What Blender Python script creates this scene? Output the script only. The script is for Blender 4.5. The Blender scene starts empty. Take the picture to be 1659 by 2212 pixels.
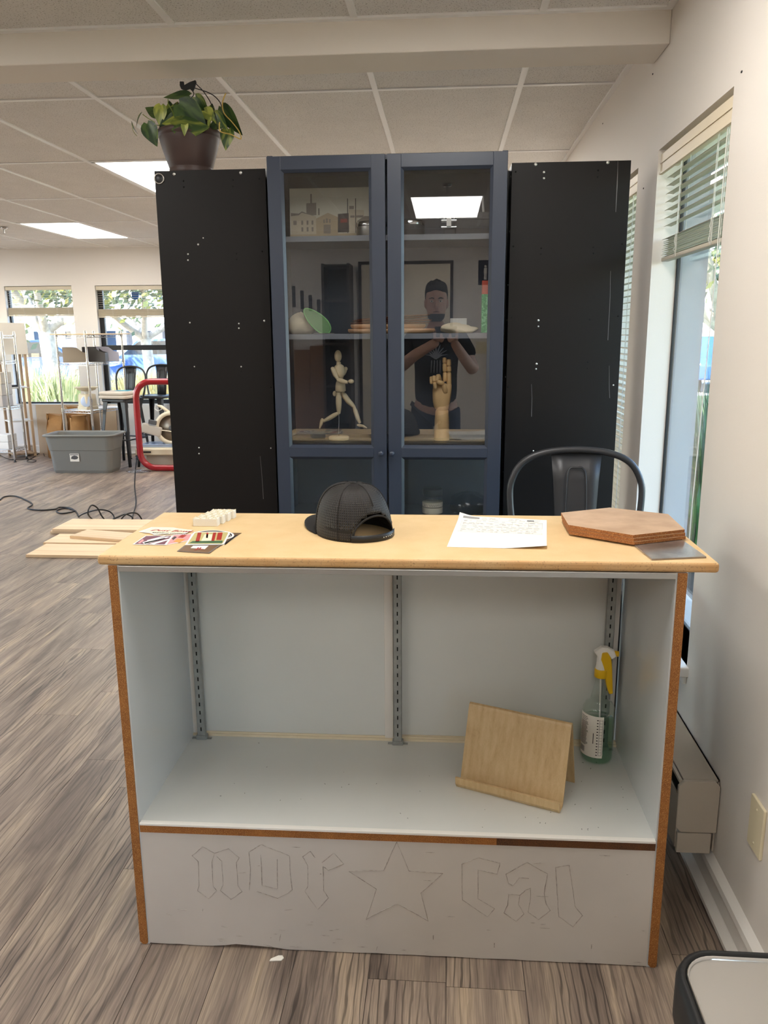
import bpy, bmesh, math, random
from mathutils import Vector, Matrix, Euler
random.seed(7)
SC = bpy.context.scene
COL = SC.collection
PI = math.pi

# ---------------------------------------------------------------- camera
FPX, PITCH, YAW, ROLL, HC = 1727.0, math.radians(12.66), math.radians(4.40), math.radians(-0.40), 1.46
IW, IH = 1659, 2212
_f = Vector((-math.sin(YAW)*math.cos(PITCH), math.cos(YAW)*math.cos(PITCH), -math.sin(PITCH)))
_r = Vector((math.cos(YAW), math.sin(YAW), 0)); _u = _r.cross(_f)
CA = _r*math.cos(ROLL) + _u*math.sin(ROLL); CB = -_r*math.sin(ROLL) + _u*math.cos(ROLL); CC = _f
cam_d = bpy.data.cameras.new('camera'); cam = bpy.data.objects.new('camera', cam_d); COL.objects.link(cam)
cam.matrix_world = Matrix(((CA.x, CB.x, -CC.x, 0), (CA.y, CB.y, -CC.y, 0), (CA.z, CB.z, -CC.z, HC), (0, 0, 0, 1)))
cam_d.sensor_fit = 'VERTICAL'; cam_d.sensor_height = 24.0; cam_d.lens = 24.0*FPX/IH
cam_d.clip_start = 0.02; cam_d.clip_end = 200
SC.camera = cam
def ray(x, y): return CA*((x-IW/2)/FPX) + CB*((IH/2-y)/FPX) + CC
def PY(x, y, Y): d = ray(x, y); return Vector((0, 0, HC)) + d*(Y/d.y)
def PZ(x, y, Z): d = ray(x, y); return Vector((0, 0, HC)) + d*((Z-HC)/d.z)
def PX(x, y, X): d = ray(x, y); return Vector((0, 0, HC)) + d*(X/d.x)
def proj(p):
    d = Vector(p)-Vector((0, 0, HC)); z = d.dot(CC)
    if z < .05: return None
    return (IW/2+FPX*d.dot(CA)/z, IH/2-FPX*d.dot(CB)/z)

# ---------------------------------------------------------------- world, sun, exposure
W = bpy.data.worlds.new('world'); SC.world = W; W.use_nodes = True
nt = W.node_tree; nt.nodes.clear()
sky = nt.nodes.new('ShaderNodeTexSky'); sky.sky_type = 'NISHITA'; sky.sun_disc = False
sky.sun_elevation = math.radians(48); sky.sun_rotation = math.radians(224); sky.altitude = 10
bg = nt.nodes.new('ShaderNodeBackground'); bg.inputs[1].default_value = 1.15
wo = nt.nodes.new('ShaderNodeOutputWorld')
nt.links.new(sky.outputs[0], bg.inputs[0]); nt.links.new(bg.outputs[0], wo.inputs[0])
sd = bpy.data.lights.new('sun', 'SUN'); sd.energy = 14.0; sd.angle = math.radians(.53); sd.color = (1, .95, .87)
so = bpy.data.objects.new('sun', sd); COL.objects.link(so)
so.rotation_euler = Vector((.58, .60, -.66)).to_track_quat('-Z', 'Y').to_euler()
vs = SC.view_settings
SC.display_settings.display_device = 'sRGB'
vs.view_transform = 'Standard'; vs.look = 'None'; vs.gamma = 1.0; vs.use_curve_mapping = False
vs.exposure = 0.78
PANEL_EMIT = 7.0
cy = SC.cycles
cy.use_denoising = True; cy.max_bounces = 8; cy.diffuse_bounces = 5; cy.glossy_bounces = 4
cy.transparent_max_bounces = 16; cy.transmission_bounces = 6; cy.sample_clamp_indirect = 6.0
cy.caustics_reflective = False; cy.caustics_refractive = False

# ---------------------------------------------------------------- materials
def S(r, g, b):
    def c(v):
        v /= 255.
        return v/12.92 if v <= .04045 else ((v+.055)/1.055)**2.4
    return (c(r), c(g), c(b), 1)
def nmat(name):
    m = bpy.data.materials.new(name); m.use_nodes = True
    t = m.node_tree; b = t.nodes['Principled BSDF']
    return m, t, b
def nd(t, typ, **kw):
    n = t.nodes.new(typ)
    for k, v in kw.items():
        if k.startswith('i_'):
            n.inputs[k[2:].replace('_', ' ')].default_value = v
        else: setattr(n, k, v)
    return n
def ramp(t, stops):
    r = t.nodes.new('ShaderNodeValToRGB'); e = r.color_ramp.elements
    while len(e) < len(stops): e.new(.5)
    for k, (p, c) in enumerate(stops): e[k].position = p; e[k].color = c
    return r
def mat(name, col, rough=.5, metal=0., noise=None, bump=None, spec=.5, coat=0., scale=(1, 1, 1), alpha=1, emit=None, trans=0, ior=1.45):
    m, t, b = nmat(name)
    b.inputs['Base Color'].default_value = col; b.inputs['Roughness'].default_value = rough
    b.inputs['Metallic'].default_value = metal; b.inputs['Specular IOR Level'].default_value = spec
    b.inputs['Coat Weight'].default_value = coat; b.inputs['Alpha'].default_value = alpha
    b.inputs['Transmission Weight'].default_value = trans; b.inputs['IOR'].default_value = ior
    if emit: b.inputs['Emission Color'].default_value = emit[0]; b.inputs['Emission Strength'].default_value = emit[1]
    if noise or bump:
        tc = nd(t, 'ShaderNodeTexCoord'); mp = nd(t, 'ShaderNodeMapping'); mp.inputs['Scale'].default_value = scale
        t.links.new(tc.outputs['Object'], mp.inputs[0])
    if noise:
        sc, amt = noise[:2]; col2 = noise[2] if len(noise) > 2 else tuple(c*(1-amt) for c in col[:3])+(1,)
        n = nd(t, 'ShaderNodeTexNoise', i_Scale=sc, i_Detail=5.0); t.links.new(mp.outputs[0], n.inputs[0])
        r = ramp(t, [(.35, col2), (.65, col)]); t.links.new(n.outputs[0], r.inputs[0]); t.links.new(r.outputs[0], b.inputs['Base Color'])
    if bump:
        n2 = nd(t, 'ShaderNodeTexNoise', i_Scale=bump[0], i_Detail=3.0); t.links.new(mp.outputs[0], n2.inputs[0])
        bp = nd(t, 'ShaderNodeBump', i_Strength=bump[1], i_Distance=bump[2] if len(bump) > 2 else .002)
        t.links.new(n2.outputs[0], bp.inputs['Height']); t.links.new(bp.outputs[0], b.inputs['Normal'])
    return m
def glassmat(name, tint=(1, 1, 1, 1), ior=1.5, rough=0.0, gain=1.0):
    m = bpy.data.materials.new(name); m.use_nodes = True; t = m.node_tree; t.nodes.clear()
    o = nd(t, 'ShaderNodeOutputMaterial'); mx = nd(t, 'ShaderNodeMixShader'); tr = nd(t, 'ShaderNodeBsdfTransparent'); gl = nd(t, 'ShaderNodeBsdfGlossy')
    tr.inputs[0].default_value = tint; gl.inputs['Roughness'].default_value = rough; gl.inputs[0].default_value = (gain, gain, gain, 1)
    fr = nd(t, 'ShaderNodeFresnel'); ge = nd(t, 'ShaderNodeNewGeometry'); mm = nd(t, 'ShaderNodeMath', operation='MULTIPLY_ADD')
    mm.inputs[1].default_value = 1/ior-ior; mm.inputs[2].default_value = ior
    t.links.new(ge.outputs['Backfacing'], mm.inputs[0]); t.links.new(mm.outputs[0], fr.inputs[0])
    t.links.new(fr.outputs[0], mx.inputs[0]); t.links.new(tr.outputs[0], mx.inputs[1]); t.links.new(gl.outputs[0], mx.inputs[2])
    t.links.new(mx.outputs[0], o.inputs[0]); return m
def woodmat(name, c1, c2, c3, rough=.5, axis=0, sc=1.0, rnd=True, bump=.15, dist=6.0, bands=14., along=.9, wave=.45, fine=.30):
    """plain sawn / plank grain running along the given axis of the object"""
    m, t, b = nmat(name)
    tc = nd(t, 'ShaderNodeTexCoord'); mp = nd(t, 'ShaderNodeMapping')
    s = [bands*sc]*3; s[axis] = along*sc; mp.inputs['Scale'].default_value = s
    add = nd(t, 'ShaderNodeVectorMath', operation='ADD')
    t.links.new(tc.outputs['Object'], mp.inputs[0]); t.links.new(mp.outputs[0], add.inputs[0])
    if rnd:
        oi = nd(t, 'ShaderNodeObjectInfo'); cx = nd(t, 'ShaderNodeCombineXYZ'); mu = nd(t, 'ShaderNodeMath', operation='MULTIPLY'); mu.inputs[1].default_value = 97.0
        t.links.new(oi.outputs['Random'], mu.inputs[0])
        for k in range(3): t.links.new(mu.outputs[0], cx.inputs[k])
        t.links.new(cx.outputs[0], add.inputs[1])
    n1 = nd(t, 'ShaderNodeTexNoise', i_Scale=.55, i_Detail=6.0, i_Roughness=.62, i_Distortion=.6); t.links.new(add.outputs[0], n1.inputs[0])
    wv = nd(t, 'ShaderNodeTexWave', wave_type='BANDS', bands_direction='XYZ'[(axis+1) % 3 if axis != 2 else 0], i_Scale=.22, i_Distortion=dist, i_Detail=3.0)
    wv.inputs['Detail Scale'].default_value = .7
    t.links.new(add.outputs[0], wv.inputs[0])
    mp2 = nd(t, 'ShaderNodeMapping'); s2 = [6.]*3; s2[axis] = .5; mp2.inputs['Scale'].default_value = s2; t.links.new(add.outputs[0], mp2.inputs[0])
    n2 = nd(t, 'ShaderNodeTexNoise', i_Scale=1.0, i_Detail=4.0); t.links.new(mp2.outputs[0], n2.inputs[0])
    m1 = nd(t, 'ShaderNodeMath', operation='MULTIPLY_ADD'); m1.inputs[1].default_value = wave
    t.links.new(wv.outputs['Fac'], m1.inputs[0])
    h = nd(t, 'ShaderNodeMath', operation='MULTIPLY'); h.inputs[1].default_value = 1.07-wave; t.links.new(n1.outputs[0], h.inputs[0]); t.links.new(h.outputs[0], m1.inputs[2])
    m2 = nd(t, 'ShaderNodeMath', operation='MULTIPLY_ADD'); m2.inputs[1].default_value = fine; t.links.new(n2.outputs[0], m2.inputs[0]); t.links.new(m1.outputs[0], m2.inputs[2])
    r = ramp(t, [(.36, c1), (.60, c2), (.88, c3)]); t.links.new(m2.outputs[0], r.inputs[0])
    last = r.outputs[0]
    if rnd:
        hs = nd(t, 'ShaderNodeHueSaturation'); mr = nd(t, 'ShaderNodeMapRange'); mr.inputs['To Min'].default_value = .84; mr.inputs['To Max'].default_value = 1.14
        t.links.new(oi.outputs['Random'], mr.inputs[0]); t.links.new(mr.outputs[0], hs.inputs['Value']); t.links.new(last, hs.inputs['Color']); last = hs.outputs[0]
    t.links.new(last, b.inputs['Base Color']); b.inputs['Roughness'].default_value = rough
    bp = nd(t, 'ShaderNodeBump', i_Strength=bump, i_Distance=.002); t.links.new(m2.outputs[0], bp.inputs['Height']); t.links.new(bp.outputs[0], b.inputs['Normal'])
    return m
def speckmat(name, base, spk, scale=260, thr=.62, rough=.7, base2=None, bump=.0):
    m, t, b = nmat(name)
    tc = nd(t, 'ShaderNodeTexCoord')
    n = nd(t, 'ShaderNodeTexNoise', i_Scale=scale, i_Detail=2.0); t.links.new(tc.outputs['Object'], n.inputs[0])
    n0 = nd(t, 'ShaderNodeTexNoise', i_Scale=scale/30., i_Detail=4.0); t.links.new(tc.outputs['Object'], n0.inputs[0])
    r0 = ramp(t, [(.3, base2 or base), (.7, base)]); t.links.new(n0.outputs[0], r0.inputs[0])
    r = ramp(t, [(thr-.03, (0, 0, 0, 1)), (thr+.03, (1, 1, 1, 1))]); t.links.new(n.outputs[0], r.inputs[0])
    mx = nd(t, 'ShaderNodeMix', data_type='RGBA'); t.links.new(r.outputs[0], mx.inputs[0]); t.links.new(r0.outputs[0], mx.inputs[6]); mx.inputs[7].default_value = spk
    t.links.new(mx.outputs[2], b.inputs['Base Color']); b.inputs['Roughness'].default_value = rough
    if bump:
        bp = nd(t, 'ShaderNodeBump', i_Strength=bump, i_Distance=.001); bp.invert = True; t.links.new(n.outputs[0], bp.inputs['Height']); t.links.new(bp.outputs[0], b.inputs['Normal'])
    return m

M = {}
M['wall'] = mat('wall_paint', S(226, 219, 211), .6, bump=(420, .18, .0015))
M['wallfar'] = mat('wall_paint_far', S(228, 225, 222), .65, bump=(300, .1, .001))
M['beam'] = mat('beam_paint', S(228, 222, 213), .65, bump=(300, .08, .001))
M['tile'] = speckmat('ceiling_tile', S(230, 228, 225), S(168, 164, 158), 190, .63, .9, S(224, 222, 219), .35)
M['tbar'] = mat('tbar_white', S(240, 240, 240), .35)
M['trim'] = mat('trim_paint', S(226, 221, 214), .4)
def plankmat(name):
    m, t, b = nmat(name)
    tc = nd(t, 'ShaderNodeTexCoord'); oi = nd(t, 'ShaderNodeObjectInfo'); mu = nd(t, 'ShaderNodeMath', operation='MULTIPLY'); mu.inputs[1].default_value = 61.0
    cx = nd(t, 'ShaderNodeCombineXYZ'); t.links.new(oi.outputs['Random'], mu.inputs[0])
    for k in range(3): t.links.new(mu.outputs[0], cx.inputs[k])
    ad = nd(t, 'ShaderNodeVectorMath', operation='ADD'); t.links.new(tc.outputs['Object'], ad.inputs[0]); t.links.new(cx.outputs[0], ad.inputs[1])
    def mapped(s):
        mp = nd(t, 'ShaderNodeMapping'); mp.inputs['Scale'].default_value = s; t.links.new(ad.outputs[0], mp.inputs[0]); return mp.outputs[0]
    big = nd(t, 'ShaderNodeTexNoise', i_Scale=1.0, i_Detail=5.0, i_Roughness=.6, i_Distortion=.8); t.links.new(mapped((13, 1.5, 1)), big.inputs[0])
    r = ramp(t, [(.28, S(94, 82, 74)), (.44, S(138, 122, 110)), (.58, S(166, 148, 131)), (.72, S(196, 174, 148))]); t.links.new(big.outputs[0], r.inputs[0])
    wv = nd(t, 'ShaderNodeTexWave', wave_type='BANDS', bands_direction='X', i_Scale=17.0, i_Distortion=7.0, i_Detail=2.0); wv.inputs['Detail Scale'].default_value = 1.6
    t.links.new(mapped((1, .16, 1)), wv.inputs[0])
    ln = ramp(t, [(.02, (0, 0, 0, 1)), (.22, (1, 1, 1, 1))]); t.links.new(wv.outputs['Fac'], ln.inputs[0])
    msk = nd(t, 'ShaderNodeTexNoise', i_Scale=1.0, i_Detail=2.0); t.links.new(mapped((7, 1.1, 3)), msk.inputs[0])
    mr = ramp(t, [(.40, (1, 1, 1, 1)), (.62, (0, 0, 0, 1))]); t.links.new(msk.outputs[0], mr.inputs[0])
    mxl = nd(t, 'ShaderNodeMath', operation='MAXIMUM'); t.links.new(ln.outputs[0], mxl.inputs[0]); t.links.new(mr.outputs[0], mxl.inputs[1])
    fine = nd(t, 'ShaderNodeTexNoise', i_Scale=1.0, i_Detail=3.0); t.links.new(mapped((420, 9, 1)), fine.inputs[0])
    fr = ramp(t, [(.30, (.62, .62, .62, 1)), (.60, (1, 1, 1, 1))]); t.links.new(fine.outputs[0], fr.inputs[0])
    lm = nd(t, 'ShaderNodeMapRange'); lm.inputs['To Min'].default_value = .38; t.links.new(mxl.outputs[0], lm.inputs[0])
    k1 = nd(t, 'ShaderNodeMath', operation='MULTIPLY'); t.links.new(lm.outputs[0], k1.inputs[0]); t.links.new(fr.outputs[0], k1.inputs[1])
    rv = nd(t, 'ShaderNodeMapRange'); rv.inputs['To Min'].default_value = .90; rv.inputs['To Max'].default_value = 1.10; t.links.new(oi.outputs['Random'], rv.inputs[0])
    k2 = nd(t, 'ShaderNodeMath', operation='MULTIPLY'); t.links.new(k1.outputs[0], k2.inputs[0]); t.links.new(rv.outputs[0], k2.inputs[1])
    vm = nd(t, 'ShaderNodeVectorMath', operation='SCALE'); t.links.new(r.outputs[0], vm.inputs[0]); t.links.new(k2.outputs[0], vm.inputs['Scale'])
    t.links.new(vm.outputs[0], b.inputs['Base Color']); b.inputs['Roughness'].default_value = .38
    bp = nd(t, 'ShaderNodeBump', i_Strength=.25, i_Distance=.001); t.links.new(k1.outputs[0], bp.inputs['Height']); t.links.new(bp.outputs[0], b.inputs['Normal'])
    return m
M['plank'] = plankmat('vinyl_plank')
M['subfloor'] = mat('floor_joint', S(70, 62, 56), .8)
M['blackframe'] = mat('black_aluminium', S(34, 35, 38), .4, .2)
M['glass'] = glassmat('window_glass', (.95, .975, .975, 1))
M['doorglass'] = glassmat('cabinet_glass', (.86, .87, .88, 1), 1.72)
M['slat'] = mat('blind_slat', S(204, 196, 178), .45)
M['slatshade'] = mat('blind_stack', S(176, 160, 138), .5)
M['valance'] = mat('valance_cream', S(228, 214, 186), .45)
M['cordw'] = mat('cord_white', S(225, 222, 214), .7)
M['emit'] = mat('light_diffuser', S(250, 240, 220), .5, emit=((1, .975, .93, 1), PANEL_EMIT))
M['steel'] = mat('brushed_steel', S(168, 164, 158), .32, 1.0, noise=(30, .1), scale=(1, 60, 1))
M['chrome'] = mat('chrome', S(205, 205, 205), .12, 1.0)
M['alu'] = mat('aluminium', S(190, 190, 188), .35, .85)
M['galv'] = mat('galvanised', S(160, 163, 160), .45, .25, noise=(40, .2))
M['blackmel'] = mat('black_melamine', S(20, 18, 18), .42, noise=(3, .12), bump=(600, .03, .0005), spec=.3)
M['dark'] = mat('dark_hole', S(6, 6, 6), .9)
M['bluepaint'] = mat('navy_paint', S(50, 57, 71), .30, bump=(300, .03, .0005))
M['blueback'] = mat('navy_inside', S(74, 80, 90), .5)
M['shelfgrey'] = mat('shelf_grey', S(122, 126, 134), .45)
M['whitelam'] = mat('white_laminate', S(214, 216, 212), .3, noise=(2.5, .05), coat=.15)
M['bluewhite'] = mat('white_laminate_side', S(206, 212, 214), .22, coat=.3)
M['kick'] = mat('kick_laminate', S(206, 200, 193), .38, noise=(3, .10))
M['particle'] = speckmat('particle_edge', S(152, 94, 42), S(214, 162, 94), 800, .60, .6, S(128, 76, 32))
M['particled'] = speckmat('particle_dark', S(92, 54, 24), S(140, 90, 46), 700, .60, .6, S(66, 38, 18))
M['mdf'] = speckmat('slab_board', S(224, 193, 146), S(206, 170, 118), 520, .66, .55, S(216, 184, 134))
M['mdfedge'] = speckmat('slab_edge', S(208, 172, 124), S(172, 134, 90), 260, .64, .6, S(196, 148, 92))
M['hexboard'] = mat('hardboard', S(198, 168, 140), .6, noise=(14, .22, S(176, 146, 118)))
M['hexedge'] = speckmat('hardboard_edge', S(150, 92, 46), S(190, 132, 76), 600, .56, .8, S(128, 74, 36))
M['bamboo'] = woodmat('bamboo', S(178, 148, 104), S(196, 167, 122), S(208, 182, 138), .4, 2, 1.0, False, .03, 1.0, 90., 6., .10, .34)
M['pine'] = woodmat('pine_board', S(206, 168, 122), S(230, 200, 160), S(240, 216, 182), .55, 0, 1.0, True, .05, 5.0, 30., 1.0, .15, .30)
M['lampwood'] = woodmat('lamp_wood', S(150, 120, 92), S(178, 148, 116), S(196, 168, 136), .5, 2, 1.0, True, .05)
M['manwood'] = mat('limewood', S(226, 206, 170), .5, noise=(20, .06), scale=(1, 1, .2))
M['handwood'] = mat('handwood', S(224, 186, 132), .45, noise=(25, .12), scale=(1, 1, .15))
M['white'] = mat('white_plastic', S(232, 230, 224), .4)
M['cream'] = mat('cream_plastic', S(224, 212, 186), .45)
M['paper'] = mat('paper', S(240, 236, 226), .8)
M['ink'] = mat('ink_grey', S(150, 148, 146), .8)
M['inkdk'] = mat('ink_dark', S(48, 44, 44), .8)
M['foam'] = mat('melamine_foam', S(222, 217, 204), .95, bump=(500, .3, .001))
M['foamln'] = mat('foam_groove', S(204, 190, 150), .95)
M['black'] = mat('black_plastic', S(22, 22, 23), .45)
M['gunmetal'] = mat('gunmetal_paint', S(58, 58, 60), .38, .35)
M['cablk'] = mat('black_rubber', S(14, 15, 18), .5)
M['red'] = mat('red_enamel', S(150, 20, 30), .28, coat=.4)
M['greytote'] = mat('grey_tote', S(122, 121, 116), .5, bump=(200, .04, .001))
M['kraft'] = mat('kraft_paper', S(172, 126, 76), .85, noise=(8, .2), bump=(14, .5, .02))
M['kraftlt'] = mat('grey_kraft', S(158, 146, 130), .7)
M['darkgrey'] = mat('dark_grey_card', S(84, 82, 82), .6)
M['greyply'] = mat('tan_panel', S(196, 172, 144), .7, noise=(6, .1))
M['cloth'] = mat('linen_cloth', S(226, 212, 184), .95, bump=(60, .4, .004))
M['towel'] = mat('beige_towel', S(206, 194, 180), .95, bump=(150, .5, .004))
M['greenmesh'] = mat('green_mesh', S(150, 196, 140), .7, alpha=.55)
M['plateswood'] = mat('turned_maple', S(222, 176, 134), .5, noise=(12, .12))
M['plateswal'] = mat('leather_brown', S(112, 62, 40), .5, noise=(12, .2))
M['greenbox'] = speckmat('green_pattern', S(60, 168, 100), S(120, 214, 150), 120, .54, .5)
M['orange'] = mat('orange_card', S(208, 88, 62), .5)
M['yellow'] = mat('yellow_plastic', S(222, 178, 20), .35)
M['bottle'] = glassmat('bottle_plastic', (.95, .98, .96, 1), 1.5, .02)
M['liquid'] = glassmat('green_liquid', (.80, .93, .84, 1), 1.33, .02)
M['screw'] = mat('nickel_screw', S(214, 214, 210), .3, .8)
M['potbrown'] = mat('pot_brown', S(74, 58, 54), .42, noise=(6, .1))
M['soil'] = mat('soil', S(40, 30, 24), 1.0)
M['heater'] = mat('heater_enamel', S(190, 180, 166), .42)
M['ivory'] = mat('ivory_plate', S(224, 212, 180), .4)
M['capmesh'] = None
M['capfab'] = mat('cap_twill', S(30, 27, 25), .9, bump=(900, .4, .001))
M['skin'] = mat('skin', S(214, 166, 142), .55)
M['shirt'] = mat('black_shirt', S(20, 20, 22), .9)
M['print'] = mat('shirt_print', S(170, 176, 186), .9)
M['jean'] = mat('dark_jeans', S(40, 46, 60), .9)
M['hair'] = mat('dark_hair', S(24, 19, 16), .7)
M['cardboard'] = mat('brown_board', S(132, 96, 70), .8)
M['darkwood'] = mat('dark_unit', S(48, 38, 34), .5)
M['doorpaint'] = mat('door_paint', S(232, 220, 200), .5)
M['navysign'] = mat('navy_sign', S(28, 36, 58), .5)

# ---------------------------------------------------------------- mesh builder
MW = {}
class MB:
    def __init__(s): s.v = []; s.f = []; s.sm = []; s.mi = []; s.cur = 0
    def add(s, vs, fs, smooth=False, M4=None):
        o = len(s.v)
        for p in vs:
            p = Vector(p)
            if M4 is not None: p = M4 @ p
            s.v.append(p)
        for f in fs: s.f.append(tuple(i+o for i in f)); s.sm.append(smooth); s.mi.append(s.cur)
        return s
    def box(s, x0, x1, y0, y1, z0, z1, M4=None):
        vs = [(x, y, z) for z in (z0, z1) for y in (y0, y1) for x in (x0, x1)]
        return s.add(vs, [(0, 2, 3, 1), (4, 5, 7, 6), (0, 1, 5, 4), (2, 6, 7, 3), (0, 4, 6, 2), (1, 3, 7, 5)], False, M4)
    def prism(s, poly, z0, z1, M4=None):
        n = len(poly); a = sum(poly[i][0]*poly[(i+1) % n][1]-poly[(i+1) % n][0]*poly[i][1] for i in range(n))
        if a < 0: poly = poly[::-1]
        vs = [(p[0], p[1], z0) for p in poly]+[(p[0], p[1], z1) for p in poly]
        fs = [tuple(range(n-1, -1, -1)), tuple(range(n, 2*n))]+[(i, (i+1) % n, n+(i+1) % n, n+i) for i in range(n)]
        return s.add(vs, fs, False, M4)
    def lathe(s, prof, c=(0, 0, 0), n=24, M4=None, smooth=True, a0=0, a1=2*PI, sx=1, sy=1):
        vs = []; fs = []; full = abs(a1-a0-2*PI) < 1e-6; m = n if full else n+1
        for (r, z) in prof:
            for k in range(m):
                a = a0+(a1-a0)*k/n; vs.append((c[0]+r*math.cos(a)*sx, c[1]+r*math.sin(a)*sy, c[2]+z))
        for j in range(len(prof)-1):
            for k in range(n):
                k2 = (k+1) % m; fs.append((j*m+k, j*m+k2, (j+1)*m+k2, (j+1)*m+k))
        s.add(vs, fs, smooth, M4)
        if full:
            if prof[0][0] > 1e-5: s.add([vs[k] for k in range(m)], [tuple(range(m-1, -1, -1))], False, M4)
            if prof[-1][0] > 1e-5: s.add(vs[-m:], [tuple(range(m))], False, M4)
        return s
    def tube(s, pts, r, n=8, closed=False, smooth=True, flat=1.0):
        pts = [Vector(p) for p in pts]; N = len(pts); rr = r if isinstance(r, (list, tuple)) else [r]*N
        vs = []; up = None
        for i, p in enumerate(pts):
            if closed: t = pts[(i+1) % N]-pts[i-1]
            else: t = pts[min(i+1, N-1)]-pts[max(i-1, 0)]
            if t.length < 1e-9: t = Vector((0, 0, 1))
            t.normalize()
            if up is None:
                up = Vector((0, 0, 1)) if abs(t.z) < .9 else Vector((0, 1, 0))
            x = t.cross(up)
            if x.length < 1e-4: x = t.cross(Vector((1, 0, 0)))
            x.normalize(); up = x.cross(t).normalized()
            for k in range(n):
                a = 2*PI*k/n; vs.append(p+(x*math.cos(a)+up*math.sin(a)*flat)*rr[i])
        fs = []
        for i in range(N if closed else N-1):
            j = (i+1) % N
            for k in range(n): fs.append((i*n+k, i*n+(k+1) % n, j*n+(k+1) % n, j*n+k))
        s.add(vs, fs, smooth)
        if not closed: s.add(vs[:n], [tuple(range(n-1, -1, -1))]); s.add(vs[-n:], [tuple(range(n))])
        return s
    def ball(s, c, r, n=14, m=9, M4=None):
        rx, ry, rz = r if isinstance(r, (list, tuple)) else (r, r, r)
        T = Matrix.Translation(Vector(c)) @ (M4 or Matrix()) @ Matrix.Diagonal((rx, ry, rz, 1))
        prof = [(math.sin(PI*j/m), -math.cos(PI*j/m)) for j in range(m+1)]
        prof[0] = (0.0001, -1); prof[-1] = (0.0001, 1)
        return s.lathe(prof, (0, 0, 0), n, T)
    def seg(s, a, b, ra, rb, n=10, cap=True):
        """a turned limb from a to b, with rounded ends"""
        a = Vector(a); b = Vector(b); d = b-a; pts = []; rs = []
        mid = max(ra, rb)*1.06
        for t, r in ((0, ra*.45), (.04, ra*.85), (.12, ra), (.35, mid), (.65, (mid+rb)/2), (.88, rb), (.96, rb*.85), (1, rb*.45)):
            pts.append(a+d*t); rs.append(r)
        return s.tube(pts, rs, n)
    def build(s, name, m, parent=None, bevel=0., bseg=2, sub=0):
        me = bpy.data.meshes.new(name)
        Mi = MW[parent].inverted() if parent is not None else None
        me.from_pydata([tuple(Mi @ p) if Mi is not None else tuple(p) for p in s.v], [], s.f); 
        ms = m if isinstance(m, (list, tuple)) else [m]
        for mm in ms: me.materials.append(mm)
        me.polygons.foreach_set('use_smooth', s.sm); me.polygons.foreach_set('material_index', s.mi)
        me.update()
        o = bpy.data.objects.new(name, me); COL.objects.link(o)
        if parent is not None: o.parent = parent; MW[o] = MW[parent]
        else: MW[o] = Matrix()
        if bevel:
            md = o.modifiers.new('bevel', 'BEVEL'); md.width = bevel; md.segments = bseg; md.limit_method = 'ANGLE'; md.angle_limit = math.radians(40)
        if sub:
            md = o.modifiers.new('subsurf', 'SUBSURF'); md.levels = sub; md.render_levels = sub
        return o
def tag(o, label, cat, group=None, kind=None):
    if label: o['label'] = label
    if cat: o['category'] = cat
    if group: o['group'] = group
    if kind: o['kind'] = kind
    return o
def struct(o): o['kind'] = 'structure'; return o
def thing(name, label, cat, loc=(0, 0, 0), rz=0., group=None):
    o = bpy.data.objects.new(name, None); COL.objects.link(o); o.location = loc; o.rotation_euler = (0, 0, rz); o.empty_display_size = .05
    MW[o] = Matrix.Translation(Vector(loc)) @ Matrix.Rotation(rz, 4, 'Z')
    return tag(o, label, cat, group)
def move(o, loc, rz=0.): o.location = loc; o.rotation_euler = (0, 0, rz)
def dup(root, loc, rz, label=None):
    r = root.copy(); COL.objects.link(r); r.location = loc; r.rotation_euler = (0, 0, rz)
    MW[r] = Matrix.Translation(Vector(loc)) @ Matrix.Rotation(rz, 4, 'Z')
    if label: r['label'] = label
    for ch in list(root.children):
        c = ch.copy(); COL.objects.link(c); c.parent = r; MW[c] = MW[r]
        for g in ch.children:
            d = g.copy(); COL.objects.link(d); d.parent = c; MW[d] = MW[r]
    return r
def inst(me, name, parent, loc, rot=(0, 0, 0)):
    """a piece that shares mesh data, placed in the parent's own space"""
    o = bpy.data.objects.new(name, me); COL.objects.link(o); o.location = loc; o.rotation_euler = rot
    if parent is not None: o.parent = parent
    return o
def B(x0, x1, y0, y1, z0, z1, M4=None): return MB().box(x0, x1, y0, y1, z0, z1, M4)
def rrect(x0, x1, y0, y1, r, n=6):
    out = []
    for cx, cyy, a in ((x1-r, y1-r, 0), (x0+r, y1-r, 90), (x0+r, y0+r, 180), (x1-r, y0+r, 270)):
        for k in range(n+1):
            t = math.radians(a+90*k/n); out.append((cx+r*math.cos(t), cyy+r*math.sin(t)))
    return out
def spline(pts, n=8, closed=False):
    P = [Vector(p) for p in pts]; out = []; N = len(P)
    for i in range(N if closed else N-1):
        if closed: a, b, c, d = P[i-1], P[i], P[(i+1) % N], P[(i+2) % N]
        else: a, b, c, d = P[max(i-1, 0)], P[i], P[i+1], P[min(i+2, N-1)]
        for k in range(n):
            t = k/n; out.append(.5*((2*b)+(c-a)*t+(2*a-5*b+4*c-d)*t*t+(3*b-a-3*c+d)*t**3))
    if not closed: out.append(P[-1])
    return out
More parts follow.
